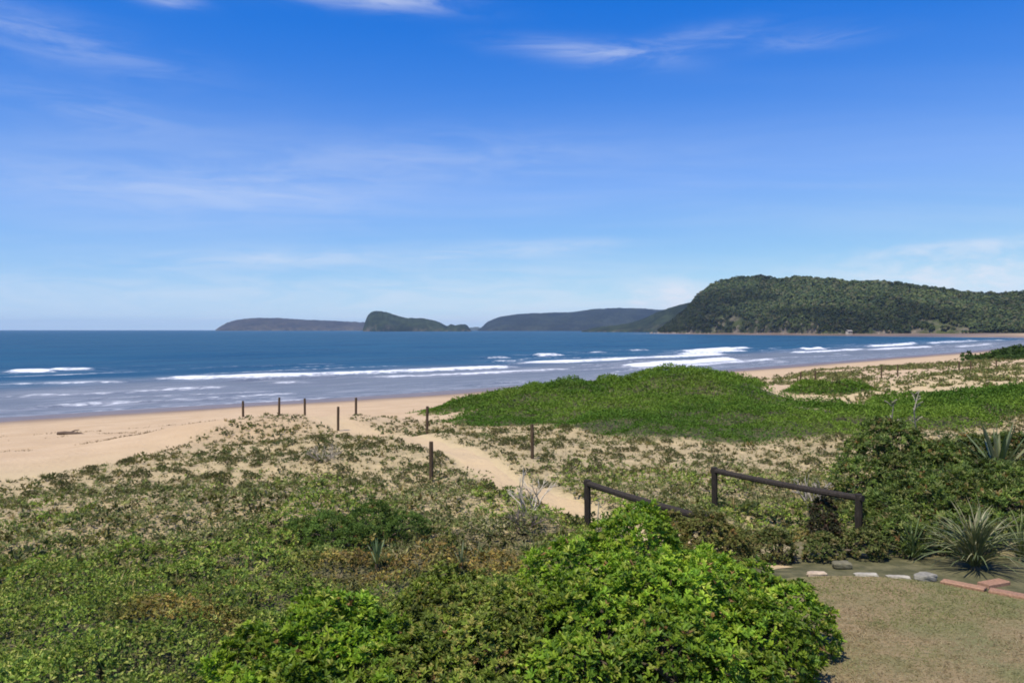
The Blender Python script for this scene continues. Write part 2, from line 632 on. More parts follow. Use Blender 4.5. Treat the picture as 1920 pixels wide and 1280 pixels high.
M_lawn = lawn_material()


def sea_material():
    m, n, out = new_mat("sea_water")
    co = n.node('ShaderNodeTexCoord').outputs['Object']
    foam = n.attr("foam").outputs['Fac']
    lace = n.attr("lace").outputs['Fac']
    shal = n.attr("shallow").outputs['Fac']
    rot = n.mapping(co, (1, 1, 1), rot=(0, 0, -0.75))
    strk = n.noise(n.mapping(rot, (0.010, 0.05, 1)), 1.0, 5, 0.6)
    deep = n.mix(n.ramp(strk, 0.3, 0.7), (0.010, 0.056, 0.104), (0.016, 0.078, 0.128))
    shallow = n.mix(n.ramp(n.noise(n.mapping(rot, (0.03, 0.16, 1)), 1.0, 5, 0.6), 0.3, 0.7), (0.142, 0.146, 0.146), (0.19, 0.192, 0.186))
    c = n.mix(shal, deep, shallow)
    fn = n.noise(n.mapping(rot, (0.5, 1.1, 1)), 0.8, 6, 0.68)
    thr = n.math('SUBTRACT', n.math('ADD', foam, n.math('MULTIPLY', n.math('SUBTRACT', fn, 0.5), 1.5)), 0.43)
    fm = n.ramp(thr, -0.08, 0.42)
    ln = n.noise(n.mapping(rot, (0.16, 0.75, 1)), 0.7, 6, 0.7)
    lm = n.math('MULTIPLY', n.ramp(ln, 0.42, 0.66), lace)
    fm = n.math('MAXIMUM', fm, n.math('MULTIPLY', lm, 0.75))
    c = n.mix(fm, c, (0.66, 0.68, 0.70))
    rough = n.math('ADD', 0.24, n.math('MULTIPLY', fm, 0.6))
    bp = n.node('ShaderNodeBump')
    bp.inputs['Strength'].default_value = 0.55
    bp.inputs['Distance'].default_value = 0.5
    h = n.math('ADD', n.noise(n.mapping(rot, (0.22, 0.6, 1)), 1.0, 6, 0.65), n.math('MULTIPLY', n.noise(n.mapping(rot, (0.02, 0.09, 1)), 1.0, 3, 0.5), 2.5))
    n.put(bp.inputs['Height'], h)
    df = n.node('ShaderNodeBsdfDiffuse')
    n.put(df.inputs[0], c); n.put(df.inputs['Normal'], bp.outputs[0])
    gl = n.node('ShaderNodeBsdfGlossy')
    gl.inputs[0].default_value = (0.9, 0.95, 1, 1)
    n.put(gl.inputs['Roughness'], rough); n.put(gl.inputs['Normal'], bp.outputs[0])
    mx = n.node('ShaderNodeMixShader')
    n.put(mx.inputs[0], n.math('MULTIPLY', n.math('SUBTRACT', 1.0, fm), n.math('ADD', 0.16, n.math('MULTIPLY', shal, 0.04))))
    n.t.links.new(df.outputs[0], mx.inputs[1]); n.t.links.new(gl.outputs[0], mx.inputs[2])
    n.t.links.new(mx.outputs[0], out.inputs[0])
    return m


M_sea = sea_material()


def hill_material():
    m, n, out = new_mat("wooded_slope")
    co = n.node('ShaderNodeTexCoord').outputs['Object']
    rock = n.attr("rock").outputs['Fac']
    c = n.attr("tint").outputs['Color']
    a = n.noise(co, 0.035, 6, 0.65)
    big = n.noise(co, 0.0055, 5, 0.65)
    c = n.mix(n.ramp(big, 0.35, 0.65), n.mix(1.0, c, (0.60, 0.62, 0.7), 'MULTIPLY'), n.mix(1.0, c, (1.5, 1.4, 1.15), 'MULTIPLY'))
    c = n.mix(n.ramp(a, 0.35, 0.65), n.mix(1.0, c, (0.55, 0.55, 0.6), 'MULTIPLY'), n.mix(1.0, c, (1.35, 1.35, 1.2), 'MULTIPLY'))
    r = n.mix(n.ramp(n.noise(n.mapping(co, (1, 1, 2.5)), 0.06, 5, 0.6), 0.35, 0.65), (0.09, 0.072, 0.058), (0.22, 0.18, 0.14))
    rm = n.math('MULTIPLY', rock, n.ramp(n.noise(co, 0.03, 5, 0.6), 0.45, 0.6))
    c = n.mix(rm, c, r)
    bp = n.node('ShaderNodeBump')
    bp.inputs['Strength'].default_value = 0.8
    bp.inputs['Distance'].default_value = 6.0
    n.put(bp.inputs['Height'], a)
    b = principled(n, out, Base_Color=c, Roughness=0.95, Normal=bp.outputs[0])
    b.inputs['Specular IOR Level'].default_value = 0.05
    return m


M_hill = hill_material()


# ------------------------------------------------------------------ ground and beach: one height field, split at the dune foot
def axis(segs):
    """segs: list of (start, end, step)"""
    out = []
    for a, b, st in segs:
        out.append(np.linspace(a, b, max(2, int(round((b - a) / st)) + 1))[:-1])
    out.append([segs[-1][1]])
    return np.concatenate(out)


gx = axis([(-420, -120, 30), (-120, -60, 5), (-60, -26, 1.2), (-26, 22, 0.30), (22, 50, 0.6), (50, 130, 1.6), (130, 400, 9), (400, 1400, 50)])
gy = axis([(-330, -30, 30), (-30, 4, 3), (4, 48, 0.30), (48, 72, 0.5), (72, 130, 1.2), (130, 240, 3), (240, 700, 15), (700, 1500, 40), (1500, 2700, 150)])
GX, GY = np.meshgrid(gx, gy)
GZ = ground(GX.ravel(), GY.ravel())
S_, _ = dist_poly(GX.ravel(), GY.ravel(), SHORE, True)
gxr, gyr = GX.ravel(), GY.ravel()

DX = [-40, -26, -12.6, -8.3, -5.7, -2.5, -0.3, 1.3, 4, 8, 14, 24]
DENSE_Y = [12, 13.5, 16.6, 17.8, 18.9, 19.3, 18.8, 18.6, 20.8, 22.8, 24.0, 26]
OX = [-40, -26, -17.5, -16.0, -15.5, -14.8, -12, -8, -5, -3, 0, 60]
OUTER_Y = [14, 21, 26.5, 30, 33.5, 41, 46.5, 46.5, 46, 46, 50, 60]


def path_gap(x, y):
    d, arc = dist_poly(x, y, PATH)
    w = np.interp(arc, [0, 5, 10, 22, 32, 45], [0.45, 0.5, 0.62, 0.9, 1.15, 1.9])
    return d / w


def green(x, y):
    g = np.zeros(np.shape(x))
    for m in MOUNDS:
        if m[6]:
            g = np.maximum(g, mound(np.asarray(x), np.asarray(y), m) / m[5])
    return g + (fbm(np.asarray(x) / 2.5, np.asarray(y) / 2.5, 3, 21) - 0.5) * 0.30


def cover(x, y):
    """how thick the dune plants stand: 0 bare sand .. 1 closed scrub"""
    yd = np.interp(x, DX, DENSE_Y); yo = np.interp(x, OX, OUTER_Y)
    n = (fbm(x / 3.3, y / 3.3, 3, 41) - 0.5)
    t = np.clip((yo - y + n * 5) / np.maximum(yo - yd, 1), -0.3, 1.6)
    c = sstep(0.0, 0.22, t) * (0.30 + 0.55 * np.clip(t, 0, 1) ** 1.3) + 0.55 * sstep(0.9, 1.3, t)
    c = np.where(y > yd, np.minimum(c, 0.80), c)
    c = c * sstep(0.85, 1.2, path_gap(x, y) + n * 0.5)
    lawn = in_poly(x, y, LAWN)
    return np.where(lawn, 0, np.clip(c, 0, 1))


CV = cover(gxr, gyr)
GR = green(gxr, gyr)
far_land = sstep(140, 260, S_) * sstep(120, 220, gyr)
soil = np.maximum.reduce([sstep(0.62, 1.0, CV) * (0.72 + 0.28 * sstep(20, 14, gyr)), sstep(0.18, 0.42, GR), far_land, 0.5 * CV])
soil = np.where(in_poly(gxr, gyr, [(4.6, 13.9), (4.4, 16.3), (11.5, 16.0), (14, 11.8), (8.3, 13.0)]), 1.0, soil)
pg = path_gap(gxr, gyr)
soil = soil * np.where(gyr > 17.5, sstep(0.8, 1.35, pg), 1)
wet = sstep(25, 10, S_ + (fbm(gxr / 9, gyr / 9, 3, 31) - 0.5) * 6) * 0.9 + sstep(0, -4, S_) * 0.1
wet = np.maximum(wet, 0.85 * sstep(940, 1080, gyr) * (gxr < 700))
gold = sstep(60, 72, S_) * 0.8
idx = np.arange(len(gxr)).reshape(GX.shape)
Q = np.stack([idx[:-1, :-1], idx[:-1, 1:], idx[1:, 1:], idx[1:, :-1]], -1).reshape(-1, 4)
qs = S_[Q].mean(1)
keep = qs > -130
is_beach = (qs < 58)
for nm, msk in (("beach", keep & is_beach), ("dune_ground", keep & ~is_beach)):
    q = Q[msk]
    u, inv = np.unique(q, return_inverse=True)
    me = mesh_np(nm, np.stack([gxr, gyr, GZ], 1)[u], inv.reshape(-1, 4),
                 attrs={"wet": wet[u], "soil": soil[u], "gold": gold[u]}, smooth=True)
    link(nm, me, M_sand, kind="structure",
         label="golden sand beach sloping down to the surf" if nm == "beach" else "sandy dune ground under the coastal scrub")

# sand path trodden through the dune: a draped ribbon
pp = catmull(PATH, 3)
V = []; NW = 9
arc = np.concatenate([[0], np.cumsum(np.linalg.norm(np.diff(pp, axis=0), axis=1))])
for i, p in enumerate(pp):
    d = pp[min(i + 1, len(pp) - 1)] - pp[max(i - 1, 0)]
    d = d / np.linalg.norm(d)
    nrm = np.array([d[1], -d[0]])
    w = np.interp(arc[i], [0, 5, 10, 22, 32, 45], [0.40, 0.45, 0.55, 0.8, 1.0, 1.6])
    for k in range(NW):
        t = 2 * k / (NW - 1) - 1
        q = p + nrm * t * w * (1 + 0.25 * (vnoise(arc[i] * 1.3, 3.0 * np.sign(t), 77) - 0.5) * abs(t) * 2)
        V.append((q[0], q[1], 0.012 - 0.05 * abs(t) ** 6))
V = np.array(V)
V[:, 2] += ground(V[:, 0], V[:, 1])
F = [(i * NW + k, i * NW + k + 1, (i + 1) * NW + k + 1, (i + 1) * NW + k) for i in range(len(pp) - 1) for k in range(NW - 1)]
me = mesh_np("sand_path", V, np.array(F)[:, ::-1], attrs={"wet": np.zeros(len(V)), "soil": np.zeros(len(V)), "gold": np.full(len(V), 0.35)}, smooth=True)
link("sand_path", me, M_sand, kind="structure", label="trodden sand path winding over the dune to the beach")

# lawn sheet
lp = catmull(LAWN + [LAWN[0]], 4)[:-1]
c = np.array([9.0, 9.0])
V = [(c[0], c[1], 5.03)] + [(x, y, 5.03) for x, y in lp] + [(x + (x - c[0]) * 0.01, y + (y - c[1]) * 0.01, 4.93) for x, y in lp]
n = len(lp)
F3 = [(0, 1 + i, 1 + (i + 1) % n) for i in range(n)]
F4 = [(1 + i, 1 + n + i, 1 + n + (i + 1) % n, 1 + (i + 1) % n) for i in range(n)]
me = mesh_np("lawn", V, [np.array(F3)[:, ::-1], np.array(F4)[:, ::-1]])
link("lawn", me, M_lawn, kind="structure", label="patch of dry brownish lawn edged with stones")

# ------------------------------------------------------------------ sea
sx = axis([(-16000, -6000, 2500), (-6000, -1000, 500), (-1000, -250, 50), (-250, -140, 6), (-140, 320, 2.1), (320, 680, 8), (680, 2000, 120), (2000, 16000, 2800)])
sy = axis([(-400, 40, 40), (40, 80, 4), (80, 300, 0.9), (300, 520, 1.8), (520, 1000, 8), (1000, 3000, 80), (3000, 9000, 1000), (9000, 16000, 3500)])
SX, SY = np.meshgrid(sx, sy)
X, Y = SX.ravel(), SY.ravel()
sd, sarc = dist_poly(X, Y, SHORE, True)
# breakers: world polylines on the water, height, foam, width
BREAK = [
    ([(-114, 175), (-108, 178), (-101, 181)], 0.8, 1.0, 2.4), ([(-110, 184), (-104, 187), (-97, 190)], 0.65, 0.9, 2.0),
    ([(-74, 148), (-66, 151), (-45, 163), (-20, 181), (-4, 196), (4.5, 208)], 0.75, 0.95, 2.1),
    ([(-56, 146), (-48, 150), (-30, 160)], 0.35, 0.35, 2.0),
    ([(-32, 154), (-22, 162), (-8, 172), (3, 182), (18, 196)], 0.3, 0.8, 2.0),
    ([(-74, 110), (-62, 118), (-52, 128), (-46, 137)], 0.28, 0.68, 2.2), ([(-44, 139), (-36, 146)], 0.3, 0.7, 1.8),
    ([(-62, 96), (-50, 104), (-40, 113), (-30, 122)], 0.15, 0.62, 2.2), ([(-54, 89), (-40, 100), (-22, 116)], 0.08, 0.55, 1.8), ([(-98, 130), (-84, 138), (-66, 146)], 0.35, 0.6, 2.0),
    ([(-9, 232), (4, 240)], 0.5, 0.6, 2.5), ([(6, 283), (14, 289), (20, 294)], 1.2, 1.0, 3.2), ([(-12, 262), (2, 268)], 0.6, 0.6, 2.2),
    ([(-6, 214), (14, 232), (40, 258), (62, 284), (88, 318)], 0.7, 1.0, 3.2),
    ([(24, 197), (42, 216), (58, 238), (74, 258)], 0.95, 1.15, 4.2), ([(22, 186), (40, 204), (62, 230), (88, 262)], 0.3, 0.75, 3.2),
    ([(68, 330), (86, 356), (110, 392), (124, 410)], 1.15, 1.1, 3.6), ([(60, 300), (82, 330), (108, 362)], 0.6, 0.9, 3.2),
    ([(132, 368), (144, 382), (156, 398)], 1.0, 1.0, 3.2), ([(108, 318), (140, 352), (176, 392)], 0.5, 0.85, 3.2),
    ([(188, 430), (222, 470), (258, 520), (290, 575)], 1.0, 1.0, 4.0), ([(158, 362), (196, 404), (240, 452)], 0.5, 0.9, 3.6),
    ([(230, 420), (280, 480), (340, 560)], 0.4, 0.7, 3.5), ([(28, 318), (40, 330)], 0.6, 0.6, 2.4), ([(48, 352), (64, 368)], 0.6, 0.55, 2.6),
    ([(270, 520), (330, 610), (420, 720)], 0.7, 0.9, 5.0), ([(300, 560), (380, 660), (460, 740)], 0.4, 0.8, 6.0),
]
zz = np.zeros(len(X)); foam = np.zeros(len(X)); lace = np.zeros(len(X))
amp = sstep(-14, -60, sd) * sstep(-700, -150, sd)
ph = sd / 26.0 + (fbm(X / 70, Y / 70, 2, 50) - 0.5) * 2.2
zz += amp * 0.30 * np.sin(2 * math.pi * ph) * (0.4 + fbm(X / 60, Y / 60, 2, 51))
near = (X > -260) & (X < 700) & (Y > 60) & (Y < 1000)
ni = np.where(near)[0]
xn, yn = X[ni], Y[ni]
for poly, h, fo, wd in BREAK:
    pl = catmull(poly, 5)
    lo, hi = pl.min(0) - 45, pl.max(0) + 45
    k = np.where((xn > lo[0]) & (xn < hi[0]) & (yn > lo[1]) & (yn < hi[1]))[0]
    L = np.sum(np.linalg.norm(np.diff(pl, axis=0), axis=1))
    wob = (fbm(xn[k] / 9, yn[k] / 9, 3, 60) - 0.5) * 3.0
    d, ar = dist_poly(xn[k] + wob * 0.6, yn[k] - wob * 0.6, pl, True)      # + = shoreward
    ends = sstep(-0.5, 0.12 * L + 3, ar) * sstep(L + 0.5, L * 0.88 - 3, ar)
    ends = ends * (0.72 + 0.45 * vnoise(ar / 9.0, np.full(len(ar), h * 31), 64))
    ends = np.clip(ends, 0, 1)
    ridge = np.where(d > 0, np.exp(-(d / 1.3) ** 2), np.exp(-(d / 4.5) ** 2)) * ends
    zz[ni[k]] = np.maximum(zz[ni[k]], h * ridge)
    f = np.where(d > 0, np.exp(-(d / (wd * 1.1)) ** 4), np.exp(-(d / (wd * 0.45)) ** 2)) * ends * fo
    foam[ni[k]] = np.maximum(foam[ni[k]], f)
    lc = np.where(d > 0, np.exp(-(d / 5.0) ** 2), np.exp(-(d / 13.0) ** 2)) * ends * min(fo, 1)
    lace[ni[k]] = np.maximum(lace[ni[k]], lc * 0.62)
li = np.floor(sd / 13.0 + (fbm(X / 45, Y / 45, 2, 52) - 0.5) * 2.6)
fr = (sd / 13.0 + (fbm(X / 45, Y / 45, 2, 52) - 0.5) * 2.6) - li
runs = sstep(0.0, 0.17, vnoise(sarc / 34.0, li * 7.7, 53) - np.where(X > 15, 0.46, 0.55)) * near * sstep(-135, -80, sd) * sstep(2, -8, sd)
runs = runs * np.where(fr < 0.5, np.exp(-((fr - 0.5) / 0.11) ** 2), np.exp(-((fr - 0.5) / 0.07) ** 2))
foam = np.maximum(foam, runs * 0.62)
zz = zz + runs * 0.22
lace = np.maximum(lace, runs * 0.5)
lace = np.maximum(lace, sstep(-26, -4, sd) * 0.30 * near)
foam = np.maximum(foam, np.exp(-((sd + 2.2 + (fbm(X / 12, Y / 12, 3, 70) - 0.5) * 9) / 1.4) ** 2) * 0.42 * (Y < 900))
shal = sstep(-78, -32, sd + (fbm(X / 30, Y / 30, 3, 71) - 0.5) * 26) * (0.9 - 0.45 * sstep(900, 1200, Y))
shal = shal * 0.95
zz = zz * sstep(3, -8, sd)
idx = np.arange(len(X)).reshape(SX.shape)
Q = np.stack([idx[:-1, :-1], idx[:-1, 1:], idx[1:, 1:], idx[1:, :-1]], -1).reshape(-1, 4)
keep = (sd[Q].min(1) < 14)
q = Q[keep]
u, inv = np.unique(q, return_inverse=True)
me = mesh_np("sea", np.stack([X, Y, zz], 1)[u], inv.reshape(-1, 4), attrs={"foam": foam[u], "lace": lace[u], "shallow": shal[u]}, smooth=True)
link("sea", me, M_sea, kind="structure", label="blue sea with rows of white breakers")


# ------------------------------------------------------------------ headlands and island
def land(name, sky, d0, depth, back, label, tint, rock=0.6, nu=160, nv=26, seed=1, power=0.6, tree=0.0, rough=1.0):
    """a ridge of land. sky: list of (px column, px row) of its crest as seen over the sea from the deck;
    d0: distance of its foot at each end; depth: foot to crest; back: crest to far foot"""
    cx = np.array([p[0] for p in sky], float); cy = np.array([p[1] for p in sky], float)
    px = np.linspace(cx[0], cx[-1], nu)
    row = np.interp(px, cx, cy)
    row = np.convolve(np.pad(row, 2, mode='edge'), np.ones(5) / 5, 'valid')
    t = (px - 960) / 1493.0
    dist = np.interp(px, [p[0] for p in d0], [p[1] for p in d0])
    crest = CAM_Z + (618 - row) / 1493.0 * (dist + depth) - tree
    crest = crest + (fbm(px / 5.0, np.full(nu, seed * 3.1), 4, seed + 40, 0.65) - 0.5) * 0.0018 * dist * np.clip(crest / 30, 0, 1)
    V = []; R = []
    vs = np.concatenate([np.linspace(0, 1, nv), 1 + np.linspace(0, 1, 8)[1:]])
    for v in vs:
        D = dist + (v * depth if v <= 1 else depth + (v - 1) * back)
        prof = v ** power if v <= 1 else 1 - sstep(0, 1, np.array(v - 1))
        x = t * D
        nz = (fbm(x / 60 + seed, D / 60, 5, seed, 0.6) - 0.5) * 2
        z = crest * prof * (1 + 0.30 * rough * nz * (1 - prof) ) + nz * 5 * rough * (0.2 + prof) * np.clip(crest / 40, 0, 1) * (1 if v < 0.999 else 0.3)
        z = np.where(v == 0, -2.0, z)
        z = np.maximum(z, -2.0) if v < 2 else np.full(nu, -2.0)
        V.append(np.stack([x, D, z], 1))
        R.append(np.clip(1.15 - prof * 2.6, 0, 1) * rock * np.ones(nu))
    n2 = len(vs)
    idx = np.arange(n2 * nu).reshape(n2, nu)
    Q = np.stack([idx[:-1, :-1], idx[:-1, 1:], idx[1:, 1:], idx[1:, :-1]], -1).reshape(-1, 4)
    VV = np.vstack(V)
    tt = np.tile(tint, (len(VV), 1))
    me = mesh_np(name, VV, Q, tt, attrs={"rock": np.concatenate(R)}, smooth=True)
    link(name, me, M_hill, kind="structure", label=label)
    return VV, n2, nu, vs


land("far_headland", [(404, 619), (412, 612), (425, 605), (445, 599), (475, 596), (520, 596), (570, 599), (620, 601), (660, 603), (700, 605), (760, 612), (800, 620)],
     [(404, 7200), (800, 7600)], 500, 900, "long low blue grey headland on the horizon", (0.046, 0.042, 0.042), rock=0.5, seed=4, power=0.45, rough=0.35)
land("island", [(680, 621), (684, 606), (688, 592), (696, 585), (706, 582), (725, 585), (745, 592), (765, 596), (790, 596), (812, 600), (828, 606), (838, 612), (846, 607), (854, 610), (862, 608), (874, 608), (880, 614), (884, 621)],
     [(680, 4400), (884, 4500)], 150, 320, "rocky wooded island shaped like a crouching animal", (0.022, 0.032, 0.019), rock=0.7, seed=8, power=0.4, rough=0.6)
land("distant_hills", [(870, 620), (880, 614), (895, 613), (910, 616), (925, 620)], [(870, 9500), (925, 9500)], 500, 900,
     "faint blue hills far beyond the island", (0.06, 0.07, 0.05), rock=0.2, seed=9, power=0.5, rough=0.3)
land("blue_headland", [(896, 620), (904, 612), (915, 602), (935, 594), (975, 588), (1030, 586), (1075, 585), (1110, 579), (1160, 577), (1200, 578), (1250, 581), (1300, 583), (1420, 590)],
     [(896, 6000), (1420, 5600)], 700, 1200, "broad blue grey headland across the bay", (0.020, 0.027, 0.027), rock=0.1, seed=12, power=0.5, rough=0.35)
land("green_point", [(1090, 621), (1110, 615), (1140, 611), (1175, 607), (1205, 598), (1230, 586), (1250, 579), (1275, 571), (1300, 565), (1330, 560), (1400, 560)],
     [(1090, 3300), (1250, 2900), (1400, 2700)], 260, 500, "low wooded point reaching out behind the big headland", (0.024, 0.034, 0.020), rock=0.35, seed=15, power=0.6, rough=0.5)
HEAD = [(1222, 625), (1240, 616), (1252, 606), (1268, 595), (1285, 579), (1300, 561), (1318, 542), (1345, 525), (1390, 517), (1450, 516), (1500, 519),
        (1580, 523), (1620, 525), (1680, 528), (1740, 534), (1790, 542), (1840, 547), (1905, 547), (2050, 552), (2300, 560)]
HD0 = [(1222, 1960), (1300, 1720), (1400, 1560), (1540, 1330), (1700, 1190), (1905, 1060), (2050, 1010), (2300, 960)]
HV, hn2, hnu, hvs = land("wooded_headland", HEAD, HD0, 230, 500, "steep forested headland above the far end of the beach",
                         (0.040, 0.050, 0.024), rock=1.0, nu=240, nv=40, seed=2, power=0.62, tree=7.0, rough=1.0)


# woods on the big headland: one mass of tree crowns
def forest(grid, n2, nu, name, label, count, size, seed, per=34):
    rng = np.random.default_rng(seed)
    G = grid.reshape(n2, nu, 3)
    mb = MB()
    fi = rng.uniform(0.4, n2 - 9.2, count); fj = rng.uniform(0, nu - 1.01, count)
    i0, j0 = fi.astype(int), fj.astype(int)
    a = (fi - i0)[:, None]; b = (fj - j0)[:, None]
    P = (G[i0, j0] * (1 - a) * (1 - b) + G[i0 + 1, j0] * a * (1 - b) + G[i0, j0 + 1] * (1 - a) * b + G[i0 + 1, j0 + 1] * a * b)
    t = fi / 39.0
    gap = fbm(P[:, 0] / 45, P[:, 2] / 18, 4, 91)
    ok = (P[:, 2] > 3.0) & (gap < np.where(t < 0.16, 0.64, 0.95))
    P = P[ok]; t = t[ok]
    n = len(P)
    S = size * rng.uniform(0.6, 1.5, n) * (0.75 + 0.3 * t)
    cl = fbm(P[:, 0] / 70, P[:, 2] / 26, 3, 92)
    pal = np.array([(0.030, 0.042, 0.018), (0.052, 0.066, 0.024), (0.092, 0.098, 0.038), (0.088, 0.074, 0.045), (0.036, 0.052, 0.030)])
    w = rng.integers(0, 5, n)
    pm = pal.mean(0)
    T = (pal[w] * 0.6 + pm * 0.4) * np.array([1.1, 1.2, 1.05]) * (0.55 + 0.95 * sstep(0.3, 0.7, cl))[:, None] * rng.uniform(0.9, 1.1, (n, 1))
    d = rand_dirs(n * per, rng)
    d[:, 2] = np.abs(d[:, 2]) * 0.9 - 0.15
    SS = np.repeat(S, per)[:, None]
    pos = np.repeat(P, per, 0) + d * SS * rng.uniform(0.55, 1.0, (n * per, 1)) * np.array([1, 1, 0.85]) + np.array([0, 0, 1]) * SS * 0.75
    nr = unit(d + rng.normal(size=d.shape) * 0.18 + [0, 0, 0.25])
    ax = unit(np.cross(nr, rand_dirs(n * per, rng)))
    leaves(mb, pos - ax * SS * 0.35, ax, nr, SS[:, 0] * 0.92, SS[:, 0] * 0.70, np.repeat(T, per, 0) * rng.uniform(0.88, 1.12, (n * per, 1)))
    me = mb.mesh(name)
    link(name, me, M_forest, kind="stuff", label=label)


forest(HV, hn2, hnu, "forest", "dense dark green woods covering the big headland", 15000, 4.7, 5, 15)

# ------------------------------------------------------------------ dune plants
def pal_pick(pal, n, rng, w=None):
    pal = np.array(pal)
    return pal[rng.choice(len(pal), n, p=w)]


def scatter(n, x0, x1, y0, y1, rng):
    return rng.uniform(x0, x1, n), rng.uniform(y0, y1, n)


def in_view(x, y, margin=1.5):
    return np.abs(x) < 0.66 * y + margin


def tussock_mesh(seed, kind, lod=0):
    """one low dune plant about 1 m across before scaling"""
    rng = np.random.default_rng(seed)
    mb = MB()
    if kind == 'cushion':
        n = (64, 13, 7)[lod]
        an = rng.uniform(0, 2 * math.pi, n); rho = np.sqrt(rng.uniform(0, 1, n))
        edge = 0.34 + 0.22 * vnoise(an * 1.3 + 9, np.full(n, seed * 1.7), seed)
        top = 0.34 * (1 - rho ** 2.2) + 0.03
        d = np.stack([np.cos(an) * rho, np.sin(an) * rho, np.full(n, 0.9)], 1)
        pos = np.stack([np.cos(an) * rho * edge, np.sin(an) * rho * edge, top * rng.uniform(0.15, 1, n) ** 0.6 - 0.03], 1)
        base = pal_pick([(0.100, 0.125, 0.040), (0.140, 0.155, 0.050), (0.080, 0.098, 0.038), (0.20, 0.185, 0.08)], n, rng)
        rosettes(mb, pos, unit(d), (5, 4, 4)[lod], (0.14, 0.25, 0.32)[lod], (0.05, 0.12, 0.15)[lod], base, spread=(0.3, 1.2), rng=rng, jit=0.3)
        k = 5 if lod == 0 else 0
        for j in range(k):
            a = 2 * math.pi * j / k
            mb.tube([(0, 0, -0.15), (0.2 * math.cos(a), 0.2 * math.sin(a), 0.12), (0.36 * math.cos(a), 0.36 * math.sin(a), 0.2)], [0.03, 0.02, 0.01], 3, (0.10, 0.075, 0.05), cap=False)
    else:
        n = (70, 24, 12)[lod]
        a = rng.uniform(0, 2 * math.pi, n); tilt = rng.uniform(0.1, 1.05, n)
        d = np.stack([np.cos(a) * np.sin(tilt), np.sin(a) * np.sin(tilt), np.cos(tilt)], 1)
        b = np.stack([np.cos(a) * 0.10, np.sin(a) * 0.10, np.full(n, -0.08)], 1) * rng.uniform(0.2, 1, (n, 1))
        pal = [(0.16, 0.17, 0.06), (0.27, 0.235, 0.10), (0.11, 0.13, 0.048), (0.34, 0.29, 0.15)]
        blades(mb, b, d, rng.uniform(0.35, 0.75, n), (0.035, 0.06, 0.10)[lod], rng.uniform(0.1, 0.5, n), pal_pick(pal, n, rng, [0.35, 0.25, 0.3, 0.1]), 3 if lod == 0 else 2)
    return mb.mesh("tussock_" + kind)


T_MESH = [tussock_mesh(100 + i, 'cushion') for i in range(5)] + [tussock_mesh(200 + i, 'grass') for i in range(4)]
for me in T_MESH:
    me.materials.append(M_tuss)


def tussock_label(k, s, x, y):
    """what sets one low plant apart: its kind, its size, and what it stands beside"""
    kind = "grass tuft" if k >= 5 else "dark green cushion plant"
    big = "broad" if s > 0.42 else "middling" if s > 0.30 else "small"
    spots = [(px, py, "beside " + w) for px, py, w in (
        (-2.41, 23.75, "the tall post at the path's near edge"), (0.70, 27.3, "the post below the green mound"), (-3.7, 34.6, "the post at the mound's left tip"),
        (-8.52, 39.0, "the post left of the path at the crest"), (-6.3, 26.6, "the grey dead shrub on the open dune"), (0.42, 19.2, "the bleached dead shrub"),
        (1.77, 18.6, "the half hidden rail fence"), (5.17, 20.3, "the clear rail fence"), (7.4, 17.0, "the clear rail fence"), (-13.2, 44, "the posts on the dune crest"), (9.6, 22.5, "the tall dark shrub"), (3.5, 20.5, "the gap between the rail fences"), (12.0, 25.5, "the dark yucca"))]
    d, where = min((math.hypot(x - a, y - b), w) for a, b, w in spots)
    if d > 2.6:
        g = float(path_gap(np.array([x]), np.array([y]))[0]); left = x < float(np.interp(y, PATH[:, 1], PATH[:, 0]))
        gr = float(green(np.array([x]), np.array([y]))[0])
        if g < 2.6:
            where = "on the left edge of the sand path" if left else "on the right edge of the sand path"
        elif gr > 0.04:
            where = "at the foot of the green mounds"
        elif left:
            yd, yo = float(np.interp(x, DX, DENSE_Y)), float(np.interp(x, OX, OUTER_Y))
            t = (y - yd) / (yo - yd)
            where = "where the scrub thins out on the dune" if t < 0.25 else "at the edge of the open beach" if t > 0.75 else "on the open dune slope left of the path"
        else:
            where = "on the sand behind the rail fences" if x > 3 else "on the sand right of the path"
    return big + " " + kind + " " + where, "low dune plants " + where


